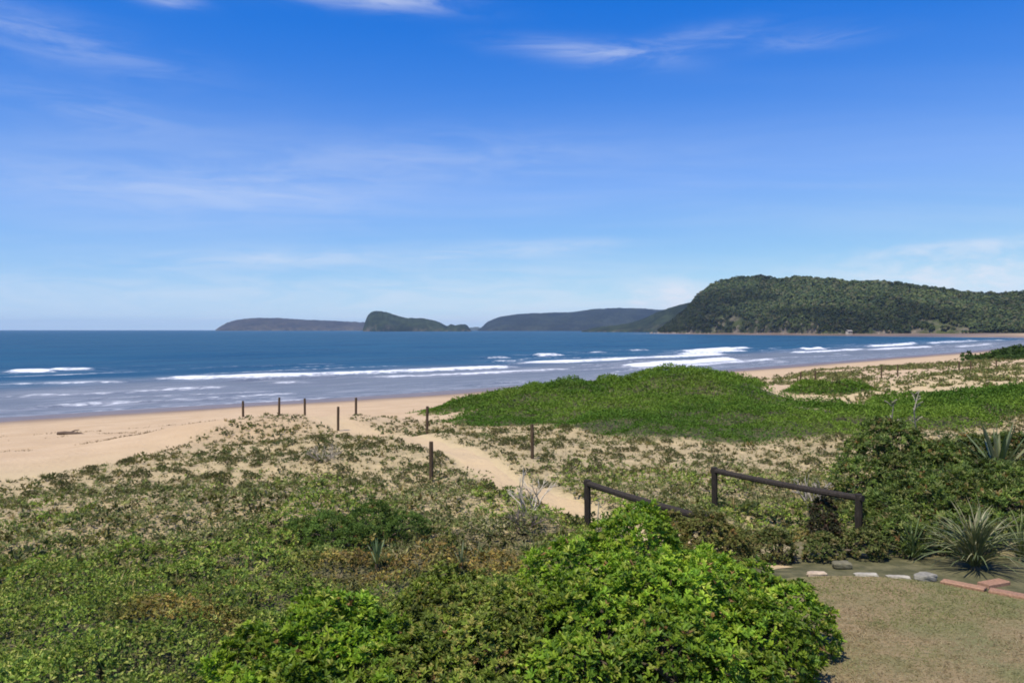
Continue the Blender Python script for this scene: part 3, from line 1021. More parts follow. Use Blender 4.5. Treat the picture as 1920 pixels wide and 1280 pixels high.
def tussock_field():
    rng = np.random.default_rng(11)
    x, y = scatter(60000, -32, 34, 13, 62, rng)
    c = cover(x, y)
    keep = (rng.uniform(0, 1, len(x)) < c * 0.85) & in_view(x, y, 2.0) & (green(x, y) < 0.30)
    keep &= ~((y < 17.5) & (x > 3.5))
    x, y, c = x[keep], y[keep], c[keep]
    # thin out: no closer than a hand's breadth
    order = rng.permutation(len(x)); cell = {}; out = []
    size = (0.20 + 0.42 * rng.uniform(0, 1, len(x)) ** 1.9) * (0.85 + 0.25 * c)
    for i in order:
        g = (int(x[i] / 0.6), int(y[i] / 0.6)); ok = True
        for a in (-1, 0, 1):
            for b in (-1, 0, 1):
                for j in cell.get((g[0] + a, g[1] + b), ()):
                    if (x[i] - x[j]) ** 2 + (y[i] - y[j]) ** 2 < (0.33 * (size[i] + size[j]) + 0.02) ** 2:
                        ok = False
        if ok:
            cell.setdefault(g, []).append(i); out.append(i)
    out = np.array(out)
    x, y, c, size = x[out], y[out], c[out], size[out]
    z = ground(x, y)
    # those standing on open sand and largest to the eye are plants of their own
    vis = size / np.hypot(x, y)
    openness = (c < 0.75) & (y < 46)
    rank = np.argsort(-np.where(openness, vis, 0))
    single = set(rank[:290].tolist())
    group = "low plants dotted over the dune sand"
    mb = MB()
    lods = []
    for me in [tussock_mesh(100 + i, 'cushion', 1) for i in range(5)] + [tussock_mesh(200 + i, 'grass', 1) for i in range(4)] + \
            [tussock_mesh(100 + i, 'cushion', 2) for i in range(5)] + [tussock_mesh(200 + i, 'grass', 2) for i in range(4)]:
        v = np.empty(len(me.vertices) * 3, np.float32); me.vertices.foreach_get("co", v)
        t = np.empty(len(me.vertices) * 4, np.float32); me.attributes["tint"].data.foreach_get("color", t)
        tri = [p.vertices[:] for p in me.polygons]
        f3 = np.array([q for q in tri if len(q) == 3]); f4 = np.array([q for q in tri if len(q) == 4])
        if len(f4):
            f3 = np.vstack([f3, f4[:, :3], f4[:, [0, 2, 3]]])
        lods.append((v.reshape(-1, 3), t.reshape(-1, 4)[:, :3], f3))
    for i in range(len(x)):
        k = int(rng.integers(0, 5)) if rng.uniform() < 0.62 else 5 + int(rng.integers(0, 4))
        rz = rng.uniform(0, 6.28); s = size[i]
        if i in single:
            lab, grp = tussock_label(k, s, x[i], y[i])
            o = link("dune_grass_tuft" if k >= 5 else "cushion_plant", T_MESH[k], None, None, (x[i], y[i], z[i]), rz, lab,
                     "grass tuft" if k >= 5 else "dune plant", grp)
            o.scale = (s, s, s * rng.uniform(0.75, 1.15))
        else:
            V, T, F = lods[k]
            cs, sn = math.cos(rz), math.sin(rz)
            W = np.stack([V[:, 0] * cs - V[:, 1] * sn, V[:, 0] * sn + V[:, 1] * cs, V[:, 2]], 1) * s + (x[i], y[i], z[i])
            g = rng.uniform(0.7, 1.3) * np.array([rng.uniform(0.85, 1.25), 1, rng.uniform(0.8, 1.2)])
            mb.add(W, F, T * g)
    # far tussocks on the sand beyond the mounds
    xf, yf = scatter(8000, 10, 95, 56, 150, rng)
    s_, _ = dist_poly(xf, yf, SHORE, True)
    dn = fbm(xf / 9, yf / 9, 3, 44)
    k_ = (s_ > 34) & (s_ < 150) & (rng.uniform(0, 1, len(xf)) < sstep(0.42, 0.64, dn)) & in_view(xf, yf, 5)
    xf, yf = xf[k_], yf[k_]
    zf = ground(xf, yf)
    for i in range(len(xf)):
        V, T, F = lods[9 + int(rng.integers(0, 9))]
        s = rng.uniform(0.4, 1.2)
        mb.add(V * s + (xf[i], yf[i], zf[i]), F, T * rng.uniform(0.8, 1.4))
    link("dune_plants", mb.mesh("dune_plants"), M_matte, kind="stuff", label="scattered low green and straw plants covering the dune sand")


tussock_field()


def sparse_litter():
    """runners, twigs and fine grass on the sand between the tussocks"""
    rng = np.random.default_rng(12)
    mb = MB()
    x, y = scatter(260000, -30, 30, 15, 60, rng)
    c = cover(x, y)
    k = (rng.uniform(0, 1, len(x)) < c * 0.8 * sstep(0.25, 0.6, fbm(x / 1.5, y / 1.5, 3, 15))) & in_view(x, y) & (green(x, y) < 0.3) & ~((y < 17.5) & (x > 3.5))
    x, y = x[k], y[k]; n = len(x)
    z = ground(x, y) - 0.01
    d = rand_dirs(n, rng); d[:, 2] = np.abs(d[:, 2]) * 0.8 + 0.15; d = unit(d)
    pal = [(0.36, 0.31, 0.15), (0.19, 0.19, 0.07), (0.28, 0.23, 0.13), (0.27, 0.24, 0.19), (0.13, 0.155, 0.05)]
    blades(mb, np.stack([x, y, z], 1), d, rng.uniform(0.08, 0.26, n), 0.026, rng.uniform(0.1, 0.6, n), pal_pick(pal, n, rng), 2)
    link("dune_grass", mb.mesh("dune_grass"), M_matte, kind="stuff", label="thin straw coloured grass and twigs on the dune sand")


sparse_litter()


def scrub():
    """closed low scrub in the foreground, patchy in height and colour"""
    rng = np.random.default_rng(13)
    mb = MB()
    N = 105000
    y = rng.uniform(7.0 ** 0.5, 26.5 ** 0.5, N) ** 2
    x = rng.uniform(-1, 1, N) * (0.66 * y + 1.2)
    y = np.concatenate([y, rng.uniform(8.2, 13.2, 14000)])
    x = np.concatenate([x, rng.uniform(-1, 1, 14000) * 8.5])
    N = len(x)
    c = cover(x, y)
    c = np.where((y < 17.4) & (x > 4.2), 0, c)
    k = rng.uniform(0, 1, N) < sstep(0.62, 0.95, c)
    x, y = x[k], y[k]; n = len(x)
    z = ground(x, y)
    lump = fbm(x / 0.75, y / 0.75, 3, 61)
    patch = fbm(x / 2.6, y / 2.6, 3, 62)
    h = 0.03 + 0.36 * sstep(0.40, 0.72, lump) * (0.45 + patch) + 0.22 * sstep(17, 10, y)*sstep(0.4,0.7,patch)
    hh = h * rng.uniform(0.25, 1.0, n) ** 0.6
    # leaning so that lumps read as mounds
    e = 0.12
    gx_ = (fbm((x + e) / 0.75, y / 0.75, 3, 61) - lump) / e; gy_ = (fbm(x / 0.75, (y + e) / 0.75, 3, 61) - lump) / e
    axis_ = unit(np.stack([-gx_ * 0.8, -gy_ * 0.8, np.ones(n)], 1) + rng.normal(size=(n, 3)) * 0.35)
    # colour by species patches
    greens = pal_pick([(0.088, 0.125, 0.020), (0.116, 0.155, 0.026), (0.066, 0.098, 0.022), (0.165, 0.175, 0.045)], n, rng)
    olive = pal_pick([(0.090, 0.100, 0.036), (0.125, 0.128, 0.050), (0.070, 0.085, 0.030), (0.170, 0.150, 0.085)], n, rng)
    rust = pal_pick([(0.150, 0.105, 0.030), (0.185, 0.115, 0.034), (0.120, 0.105, 0.030), (0.11, 0.075, 0.036)], n, rng)
    wgreen = sstep(0.40, 0.62, fbm(x / 2.2, y / 2.2, 3, 63) + 0.20 * sstep(21, 14, y) + 0.0)[:, None]
    T = olive * (1 - wgreen) + greens * wgreen
    rust_c = [(-2.6, 15.2, 1.5, 1.3), (-0.6, 15.8, 1.2, 1.3), (-5.0, 11.9, 1.1, 0.8), (-3.4, 10.9, 0.8, 0.7), (4.6, 16.2, 1.8, 1.1), (6.2, 17.2, 1.2, 0.9), (3.0, 15.0, 1.0, 1.2)]
    wr = np.zeros(n)
    for a, b, ra, rb in rust_c:
        wr = np.maximum(wr, np.exp(-((x - a) / ra) ** 2 - ((y - b) / rb) ** 2))
    wr = (sstep(0.30, 0.75, wr + (fbm(x / 0.6, y / 0.6, 2, 64) - 0.5) * 0.6) * 0.85)[:, None]
    T = T * (1 - wr) + rust * wr
    clump = sstep(0.25, 0.75, fbm(x / 0.45, y / 0.45, 2, 77))[:, None]
    T = T * 1.85 * (0.74 + 0.6 * clump) * rng.uniform(0.8, 1.2, (n, 1))
    sizeL = np.where(y < 15, 0.047, 0.062) * rng.uniform(0.7, 1.3, n)
    rosettes(mb, np.stack([x, y, z + hh], 1), axis_, 3, sizeL * 1.3, sizeL * 0.70, T, (0.5, 1.4), rng, 0.25)
    # grassy blades among it
    m = 9000
    i = rng.integers(0, n, m)
    d = rand_dirs(m, rng); d[:, 2] = np.abs(d[:, 2]) + 0.7; d = unit(d)
    pal = [(0.085, 0.135, 0.030), (0.16, 0.17, 0.06), (0.25, 0.22, 0.12), (0.07, 0.11, 0.035)]
    blades(mb, np.stack([x[i], y[i], z[i]], 1), d, h[i] + rng.uniform(0.08, 0.28, m), 0.014, rng.uniform(0.1, 0.5, m), pal_pick(pal, m, rng), 2)
    # tiny pale yellow flowers
    m = 420
    i = rng.integers(0, n, m)
    up = np.tile([0, 0, 1.0], (m, 1))
    rosettes(mb, np.stack([x[i], y[i], z[i] + h[i] + 0.03], 1), up, 5, 0.030, 0.024, np.tile((0.62, 0.56, 0.20), (m, 1)), (1.0, 1.4), rng)
    link("coastal_scrub", mb.mesh("coastal_scrub"), M_matte, kind="stuff", label="low tangled green and olive scrub covering the near dune")


scrub()


def mound_cover():
    """thick bright green creeping cover over the foredune mounds"""
    rng = np.random.default_rng(14)
    mb = MB()
    N = 480000
    y = rng.uniform(29.0 ** 0.5, 82 ** 0.5, N) ** 2
    x = rng.uniform(-12, 0.66 * 82 + 2, N)
    k = in_view(x, y, 2) & (x > -9)
    x, y = x[k], y[k]
    g = green(x, y)
    hole = np.exp(-(((x - 15.0) - (y - 44.5) * 0.4) / 3.4) ** 2 - ((y - 44.5) / 1.5) ** 2) * sstep(0.35, 0.6, fbm(x / 1.3, y / 1.3, 3, 23))
    gap, _ = dist_poly(x, y, [(20.5, 66), (18.9, 60), (17.9, 53), (16.6, 46)])
    hole = np.maximum(hole, np.exp(-(gap / 1.9) ** 2) * 1.3)
    hole = np.clip(hole + 0.9 * sstep(0.66, 0.76, fbm(x / 3.4, y / 3.4, 3, 25)) * (x > 12), 0, 1)
    k = (rng.uniform(0, 1, len(x)) < sstep(0.20, 0.40, g) * (1 - hole))
    x, y, g = x[k], y[k], g[k]; n = len(x)
    z = ground(x, y)
    lump = fbm(x / 1.3, y / 1.3, 3, 66); big = fbm(x / 5, y / 5, 3, 67)
    h = (0.05 + 0.45 * sstep(0.30, 0.75, lump) + 0.40 * sstep(0.45, 0.72, fbm(x / 4.2, y / 4.2, 3, 24))) * sstep(0.20, 0.50, g)
    hh = h * rng.uniform(0.4, 1.0, n)
    e = 0.2
    gx_ = (fbm((x + e) / 1.3, y / 1.3, 3, 66) - lump) / e; gy_ = (fbm(x / 1.3, (y + e) / 1.3, 3, 66) - lump) / e
    ax_ = unit(np.stack([-gx_ * 0.9, -gy_ * 0.9, np.ones(n)], 1) + rng.normal(size=(n, 3)) * 0.3)
    a = np.array([(0.080, 0.160, 0.022)]); b = np.array([(0.160, 0.245, 0.034)])
    T = a + (b - a) * sstep(0.32, 0.68, big * 0.75 + lump * 0.25)[:, None]
    br = sstep(0.60, 0.75, fbm(x / 1.9, y / 1.9, 3, 68))[:, None] * 0.3
    T = T * (1 - br) + np.array([(0.17, 0.19, 0.05)]) * br
    T = T * rng.uniform(0.82, 1.18, (n, 1))
    s = 0.0024 * np.hypot(x, y) * rng.uniform(0.7, 1.3, n)
    rosettes(mb, np.stack([x, y, z + hh], 1), ax_, 2, s * 1.2, s * 0.52, T, (0.6, 1.4), rng, 0.2)
    link("creeping_ground_cover", mb.mesh("creeping_ground_cover"), M_matte, kind="stuff", label="bright green creeping plants blanketing the foredune mounds")
    # far green dune beside the beach
    mb = MB()
    x, y = scatter(26000, 60, 130, 120, 190, rng)
    k = rng.uniform(0, 1, len(x)) < sstep(0.15, 0.4, green(x, y))
    x, y = x[k], y[k]; n = len(x)
    z = ground(x, y) + rng.uniform(0, 1, n) * (0.2 + 1.3 * sstep(0.4, 0.7, fbm(x / 5, y / 5, 3, 69)))
    T = np.array([(0.050, 0.085, 0.020)]) * rng.uniform(0.6, 1.6, (n, 1))
    rosettes(mb, np.stack([x, y, z], 1), unit(rng.normal(size=(n, 3)) * 0.5 + [0, 0, 1]), 3, 0.8, 0.45, T, (0.6, 1.4), rng, 0.2)
    link("dune_bushes", mb.mesh("dune_bushes"), M_matte, kind="stuff", label="dark green bushes on the far dune beside the beach")


mound_cover()


# ------------------------------------------------------------------ shrubs
def shrub(name, label, lobes, n_ros, leaf, pal, weights, seed, per=8, mat=None, group=None, patch=0.6, cat="shrub", bark=(0.10, 0.08, 0.06)):
    """lobes: (x, y, z, r) of the crown; trunk at the lobes' middle"""
    rng = np.random.default_rng(seed)
    L = np.array(lobes, float)
    bx, by = L[:, 0].mean(), L[:, 1].mean()
    bz = gz(bx, by)
    root = link(name, None, loc=(bx, by, bz), label=label, cat=cat, group=group)
    org = np.array([bx, by, bz])
    # points in the outer shell of the lobes, none inside another lobe's core
    vol = L[:, 3] ** 2
    pick = rng.choice(len(L), n_ros * 2, p=vol / vol.sum())
    d = rand_dirs(len(pick), rng)
    d[:, 2] = np.where(d[:, 2] < -0.55, -d[:, 2], d[:, 2])
    nz = fbm(d[:, 0] * 2.6 + pick * 7.1, d[:, 1] * 2.6 + d[:, 2] * 2.6, 3, seed)
    r = L[pick, 3] * (0.55 + 0.74 * nz) * rng.uniform(0.70, 1.0, len(pick)) ** 0.5
    P = L[pick, :3] + d * r[:, None] * np.array([1, 1, 0.92])
    core = np.zeros(len(P), bool)
    for l in L:
        core |= np.linalg.norm((P - l[:3]) / l[3], axis=1) < 0.66
    ok = ~core & (P[:, 2] > ground(P[:, 0], P[:, 1]) + 0.03)
    P, d = P[ok][:n_ros], d[ok][:n_ros]
    n = len(P)
    w = vnoise(P[:, 0] / patch + seed, P[:, 1] / patch + P[:, 2] / patch, seed + 3)
    T = pal_pick(pal, n, rng, weights)
    dead = rng.uniform(0, 1, n) < 0.018
    T[dead] = (0.26, 0.15, 0.06)
    T = T * (0.62 + 0.8 * w)[:, None] * rng.uniform(0.75, 1.25, (n, 1))
    ax = unit(d * 0.7 + np.array([0, 0, 0.75]) + rng.normal(size=d.shape) * 0.25)
    mb = MB()
    rosettes(mb, P - org, ax, per, leaf[0], leaf[1], T, (0.45, 1.35), rng, 0.22)
    f = link("foliage", mb.mesh("foliage"), mat or M_leaf, root)
    f["kind"] = "stuff"
    # stems from the ground into each lobe, then twigs
    mb = MB()
    for l in L:
        c0 = np.array([rng.normal() * 0.12, rng.normal() * 0.12, -0.1])
        tip = l[:3] - org
        k1 = c0 * 0.5 + tip * 0.5 + np.array([rng.normal() * 0.1, rng.normal() * 0.1, 0.08])
        mb.tube([c0, k1 * 0.5 + c0 * 0.5 + rng.normal(size=3) * 0.04, k1, tip], [0.06, 0.05, 0.04, 0.022], 5, bark, 0.1)
        for j in range(7):
            q = rand_dirs(1, rng)[0]; q[2] = abs(q[2]) * 0.9
            st = k1 + (tip - k1) * rng.uniform(0.2, 1)
            en = tip + q * l[3] * 0.72
            en[2] = max(en[2], 0.05)
            mb.tube([st, (st + en) / 2 + rng.normal(size=3) * 0.05, en], [0.022, 0.015, 0.006], 4, bark, 0.1, cap=False)
    link("branches", mb.mesh("branches"), M_bark, root)
    return root


BRIGHT = [(0.190, 0.300, 0.026), (0.255, 0.350, 0.032), (0.130, 0.230, 0.024), (0.085, 0.150, 0.022), (0.32, 0.35, 0.06)]
shrub("leafy_shrub", "largest bright green glossy leaved shrub beside the dry lawn",
      [(1.9, 12.3, 5.85, 1.0), (1.0, 11.8, 5.6, 0.95), (3.0, 11.7, 5.4, 0.95), (3.75, 11.2, 5.25, 0.85), (2.1, 10.6, 5.6, 1.05), (1.0, 10.3, 5.45, 0.95),
       (3.1, 10.2, 5.25, 0.85), (1.9, 9.3, 5.35, 0.95), (0.7, 9.1, 5.3, 0.85), (2.6, 9.2, 5.1, 0.7), (0.1, 10.6, 5.3, 0.7)],
      12500, (0.078, 0.036), BRIGHT, [0.32, 0.28, 0.22, 0.08, 0.10], 31, 6)
shrub("leafy_shrub", "rounded bright green shrub standing left of the yellow green one",
      [(-2.2, 9.8, 5.5, 0.82), (-2.95, 9.3, 5.3, 0.7), (-1.6, 9.5, 5.4, 0.7), (-2.3, 8.7, 5.2, 0.8), (-3.1, 8.3, 5.0, 0.7), (-1.5, 8.4, 5.1, 0.7)],
      5600, (0.078, 0.038), BRIGHT, [0.32, 0.28, 0.22, 0.08, 0.10], 32, 7)
shrub("twiggy_shrub", "yellow green twiggy shrub between the two bright leafy shrubs",
      [(-0.75, 10.3, 5.5, 0.8), (-0.35, 9.5, 5.4, 0.8), (-1.1, 9.2, 5.35, 0.7), (-0.4, 8.5, 5.2, 0.75), (-0.9, 11.2, 5.45, 0.7), (-0.1, 10.2, 5.5, 0.75)],
      5200, (0.070, 0.030), [(0.175, 0.230, 0.034), (0.220, 0.265, 0.042), (0.125, 0.165, 0.030), (0.29, 0.27, 0.07), (0.10, 0.12, 0.03)], [0.3, 0.25, 0.2, 0.15, 0.1], 33, 8)
shrub("feathery_shrub", "soft mid green feathery shrub at the edge of the dune scrub",
      [(-3.9, 17.0, 5.05, 0.6), (-3.1, 17.4, 5.12, 0.65), (-2.3, 17.2, 5.05, 0.6), (-3.2, 16.5, 5.0, 0.55), (-4.6, 17.4, 4.95, 0.5)],
      1500, (0.10, 0.022), [(0.130, 0.210, 0.045), (0.165, 0.240, 0.055), (0.100, 0.165, 0.040)], None, 34, 7, M_matte)
DARK = [(0.115, 0.170, 0.038), (0.170, 0.220, 0.050), (0.085, 0.120, 0.036), (0.23, 0.25, 0.085), (0.22, 0.185, 0.08)]
shrub("coastal_shrub", "tall dark green shrub behind the right hand end of the rail fence",
      [(9.8, 21.9, 5.9, 0.8), (10.5, 22.4, 6.3, 0.75), (11.0, 22.6, 6.1, 0.8), (9.3, 21.2, 5.45, 0.75), (11.5, 22.0, 5.6, 0.95), (10.4, 21.3, 5.5, 0.85)],
      3400, (0.12, 0.038), DARK, [0.3, 0.25, 0.25, 0.12, 0.08], 35, 6)
shrub("coastal_shrub", "spreading dark green shrub behind the spiky tussock",
      [(8.2, 17.4, 5.35, 0.75), (9.1, 17.6, 5.55, 0.85), (10.1, 17.6, 5.65, 0.9), (10.8, 17.0, 5.5, 0.85), (8.0, 16.5, 5.2, 0.6), (9.3, 16.6, 5.3, 0.7), (11.4, 18.0, 5.6, 0.9)],
      4300, (0.11, 0.032), DARK, [0.3, 0.28, 0.22, 0.15, 0.05], 36, 7)
shrub("coastal_shrub", "dark rounded shrub under the big pale bladed agave",
      [(12.3, 22.4, 5.5, 0.9), (13.4, 23.4, 5.6, 0.9), (12.6, 20.6, 5.4, 0.8), (13.6, 21.2, 5.3, 0.8), (14.6, 23.2, 5.7, 0.9)],
      2700, (0.14, 0.05), DARK, [0.2, 0.2, 0.4, 0.1, 0.1], 37, 7)
shrub("dark_shrub", "small dark blackish green shrub under the rail fence",
      [(7.0, 17.9, 5.35, 0.34), (6.9, 17.6, 5.1, 0.38), (7.05, 18.0, 5.7, 0.2)],
      420, (0.075, 0.034), [(0.040, 0.045, 0.022), (0.060, 0.062, 0.028), (0.080, 0.050, 0.032)], None, 38, 6)
shrub("low_shrub", "low mid green shrub in front of the rail fence",
      [(4.3, 15.6, 5.1, 0.42), (5.2, 15.9, 5.1, 0.45), (6.2, 15.8, 5.1, 0.42), (7.1, 15.9, 5.15, 0.45)],
      1700, (0.070, 0.030), [(0.12, 0.145, 0.042), (0.15, 0.165, 0.055), (0.17, 0.145, 0.055), (0.10, 0.13, 0.038)], None, 39, 7, M_matte)


shrub("rusty_shrub", "rust brown twiggy shrub hiding the low end of the rail fence",
      [(2.95, 14.8, 5.62, 0.5), (3.5, 14.5, 5.68, 0.52), (3.9, 14.5, 5.5, 0.5), (3.2, 14.3, 5.35, 0.5)],
      1700, (0.075, 0.028), [(0.19, 0.19, 0.055), (0.17, 0.19, 0.05), (0.23, 0.18, 0.065), (0.15, 0.145, 0.05)], None, 40, 7, M_matte)


# ------------------------------------------------------------------ spiky plants: every leaf its own piece
def strap_mesh(name, length, width, droop, tint, tip, seg=5, keel=0.25):
    mb = MB()
    rows = []
    for k in range(seg + 1):
        t = k / seg
        x = length * (t * 0.9 + 0.0) * (1 - 0.25 * droop * t)
        z = length * t * 0.45 - droop * length * t * t * 0.8
        w = width * (0.55 + 1.3 * t) * (1 - t) ** 0.8 if t < 1 else 0.0
        w = max(w, 0.0012)
        rows.append([(x, -w / 2, z + keel * w), (x, 0, z), (x, w / 2, z + keel * w)])
    V = np.array(rows).reshape(-1, 3)
    F = [(3 * k + j, 3 * k + j + 1, 3 * k + j + 4, 3 * k + j + 3) for k in range(seg) for j in range(2)]
    T = np.array([np.array(tint) * (1 - (i // 3) / seg) + np.array(tip) * ((i // 3) / seg) for i in range(len(V))])
    mb.add(V, F, T)
    return mb.mesh(name)


def spiky(name, label, x, y, n_leaf, length, width, droop, tints, seed, cat, up=(0.1, 1.2), mat=None, dz=0.0, group=None):
    rng = random.Random(seed)
    z = gz(x, y) + dz
    root = link(name, None, loc=(x, y, z), label=label, cat=cat, group=group)
    kinds = [strap_mesh("leaf", length * rng.uniform(0.85, 1.1), width * rng.uniform(0.85, 1.15), d, t, [c * 1.25 for c in t])
             for d in droop for t in tints]
    for me in kinds:
        me.materials.append(mat or M_straw)
    mb = MB().tube([(0, 0, -0.25), (0, 0, 0.02), (0, 0, 0.10)], [length * 0.07, length * 0.065, length * 0.03], 7, (0.10, 0.075, 0.045), 0.1)
    link("crown", mb.mesh("crown"), M_bark, root)
    for i in range(n_leaf):
        f = (i + 0.5) / n_leaf
        o = link("leaf", kinds[rng.randrange(len(kinds))], None, root, (0, 0, 0.01 + 0.08 * (1 - f)))
        pitch = up[1] + (up[0] - up[1]) * f + rng.uniform(-0.12, 0.12)
        o.rotation_euler = (rng.uniform(-0.2, 0.2), -pitch, i * 2.39996 + rng.uniform(-0.3, 0.3))
        s = rng.uniform(0.75, 1.12)
        o.scale = (s, s, s)
    return root


AGAVE = [(0.12, 0.15, 0.07), (0.085, 0.12, 0.05), (0.17, 0.18, 0.095)]
GRASSY = [(0.11, 0.135, 0.055), (0.165, 0.175, 0.08), (0.23, 0.215, 0.12), (0.08, 0.10, 0.045)]
spiky("agave", "big agave with broad pale stiff leaves behind the dark shrubs", 13.2, 21.6, 30, 1.6, 0.17, (0.0, 0.12), AGAVE, 41, "agave", (0.0, 1.15), dz=0.35)
spiky("yucca", "dark spiky yucca beside the big agave", 11.9, 23.0, 44, 1.05, 0.055, (0.05, 0.2), [(0.045, 0.07, 0.028), (0.075, 0.10, 0.045)], 42, "yucca", (0.0, 1.2), dz=0.3)
spiky("strap_leaf_tussock", "large dry tussock of arching strap leaves at the lawn's edge", 8.72, 15.0, 190, 1.55, 0.045, (0.35, 0.6, 0.8), GRASSY, 43, "tussock", (0.25, 1.25))
spiky("strap_leaf_tussock", "shorter green strap leaf tussock behind the large dry one", 8.0, 15.9, 64, 0.85, 0.040, (0.3, 0.6), [(0.07, 0.11, 0.036), (0.11, 0.15, 0.055)], 44, "tussock", (0.2, 1.25))
spiky("strap_leaf_tussock", "green strap leaf tussock among the spreading dark shrub", 8.9, 16.3, 64, 1.0, 0.045, (0.3, 0.5), [(0.08, 0.12, 0.04), (0.13, 0.17, 0.065)], 45, "tussock", (0.2, 1.3))
spiky("strap_leaf_tussock", "yellow green strap leaf tussock right of the large dry one", 10.1, 15.8, 70, 1.1, 0.042, (0.4, 0.7), [(0.12, 0.15, 0.05), (0.17, 0.19, 0.075)], 50, "tussock", (0.25, 1.25))
spiky("agave", "green agave rosette above the spreading dark shrub", 10.1, 18.7, 26, 0.95, 0.085, (0.0, 0.15), [(0.075, 0.13, 0.05), (0.11, 0.16, 0.06)], 46, "agave", (0.1, 1.25), dz=0.35)
spiky("small_agave", "small green agave in the rust coloured scrub", -2.55, 15.0, 16, 0.50, 0.05, (0.0, 0.1), [(0.11, 0.16, 0.07), (0.16, 0.20, 0.09)], 47, "agave", (0.3, 1.3), dz=0.12)
spiky("small_agave", "pale little agave near the bare dead shrub", -0.95, 15.0, 12, 0.42, 0.045, (0.0, 0.1), [(0.14, 0.18, 0.08), (0.19, 0.21, 0.11)], 48, "agave", (0.4, 1.35), dz=0.12)
spiky("small_agave", "green spiky rosette alone in the near scrub", -5.3, 10.3, 22, 0.55, 0.045, (0.0, 0.25), [(0.08, 0.14, 0.05), (0.13, 0.19, 0.08)], 49, "agave", (0.2, 1.3), dz=0.05)


# dry flower stalks above the tall shrub
def stalk(label, x, y, h, seed):
    rng = random.Random(seed)
    mb = MB()
    p = [(rng.uniform(-.03, .03) * k, rng.uniform(-.03, .03) * k, h * k / 5 - (0.1 if k == 0 else 0)) for k in range(6)]
    mb.tube(p, [0.035, 0.032, 0.028, 0.024, 0.018, 0.01], 5, (0.30, 0.26, 0.20), 0.1)
    root = link("flower_stalk", mb.mesh("flower_stalk"), M_bark, None, (x, y, gz(x, y)), 0, label, "flower stalk", "dry stalks above the tall shrub")
    for k in range(16):
        m2 = MB()
        z = h * rng.uniform(0.6, 1.0); a = rng.uniform(0, 6.28); l = rng.uniform(0.08, 0.22)
        m2.tube([(0, 0, z), (l * 0.6 * math.cos(a), l * 0.6 * math.sin(a), z + l * 0.5), (l * math.cos(a), l * math.sin(a), z + l * 0.7)], [0.014, 0.014, 0.02], 4, (0.26, 0.23, 0.17), 0.2, cap=False)
        link("seed_branch", m2.mesh("seed_branch"), M_bark, root)


stalk("tall dry flower stalk rising above the tall dark shrub", 11.6, 22.9, 2.75, 1)
stalk("shorter dry flower stalk rising from the tall dark shrub", 10.95, 23.0, 2.4, 2)


# ------------------------------------------------------------------ bare dead shrubs
def dead_shrub(name, label, x, y, h, tint, seed, spread=0.5, n=9):
    rng = random.Random(seed)
    mb = MB()

    def grow(p, d, l, r, depth):
        q = p + d * l
        mid = (p + q) / 2 + np.array([rng.uniform(-1, 1) for _ in range(3)]) * l * 0.10
        mb.tube([p, mid, q], [r, r * 0.8, r * 0.6], 5, tint, 0.12, cap=depth == 0)
        if depth == 0:
            return
        for _ in range(rng.choice((2, 2, 3))):
            nd = d + np.array([rng.uniform(-1, 1), rng.uniform(-1, 1), rng.uniform(-0.35, 0.6)]) * 0.75
            nd /= np.linalg.norm(nd)
            grow(q, nd, l * rng.uniform(0.6, 0.85), r * 0.6, depth - 1)

    for i in range(n):
        a = 2 * math.pi * i / n + rng.uniform(-.3, .3)
        d = np.array([math.cos(a) * spread, math.sin(a) * spread, 1.0]); d /= np.linalg.norm(d)
        grow(np.array([0.03 * math.cos(a), 0.03 * math.sin(a), -0.06]), d, h * rng.uniform(0.28, 0.42), 0.028 * h, 3)
    link(name, mb.mesh(name), M_bark, None, (x, y, gz(x, y)), 0, label, "dead shrub")


dead_shrub("dead_shrub", "bare bleached white dead shrub beside the sand path", 0.42, 19.2, 1.15, (0.52, 0.45, 0.34), 3, 0.55, 6)
dead_shrub("dead_shrub", "grey brown twiggy dead shrub at the foot of the bleached one", 0.25, 17.9, 0.75, (0.15, 0.12, 0.11), 4, 0.9, 10)
dead_shrub("dead_shrub", "grey dead shrub lying on the open dune", -6.3, 26.6, 0.75, (0.30, 0.26, 0.20), 6, 1.3, 12)
dead_shrub("dead_shrub", "thin grey dead shrub behind the rail fence", 7.75, 20.6, 1.1, (0.33, 0.29, 0.24), 9, 0.45, 6)


# ------------------------------------------------------------------ posts and fences
def post_mesh(h, r, seed, tint):
    rng = random.Random(seed)
    mb = MB()
    lean = (rng.uniform(-.02, .02), rng.uniform(-.02, .02))
    k = 7
    pts = [(lean[0] * i * h / k, lean[1] * i * h / k, -0.5 + (h + 0.5) * i / k) for i in range(k)]
    pts.append((lean[0] * h, lean[1] * h, h - 0.012)); pts.append((lean[0] * h, lean[1] * h, h))
    rad = [r * rng.uniform(0.95, 1.05) for _ in range(k)] + [r * 0.97, r * 0.88]
    mb.tube(pts, rad, 10, tint, 0.03)
    return mb.mesh("fence_post", smooth=False)


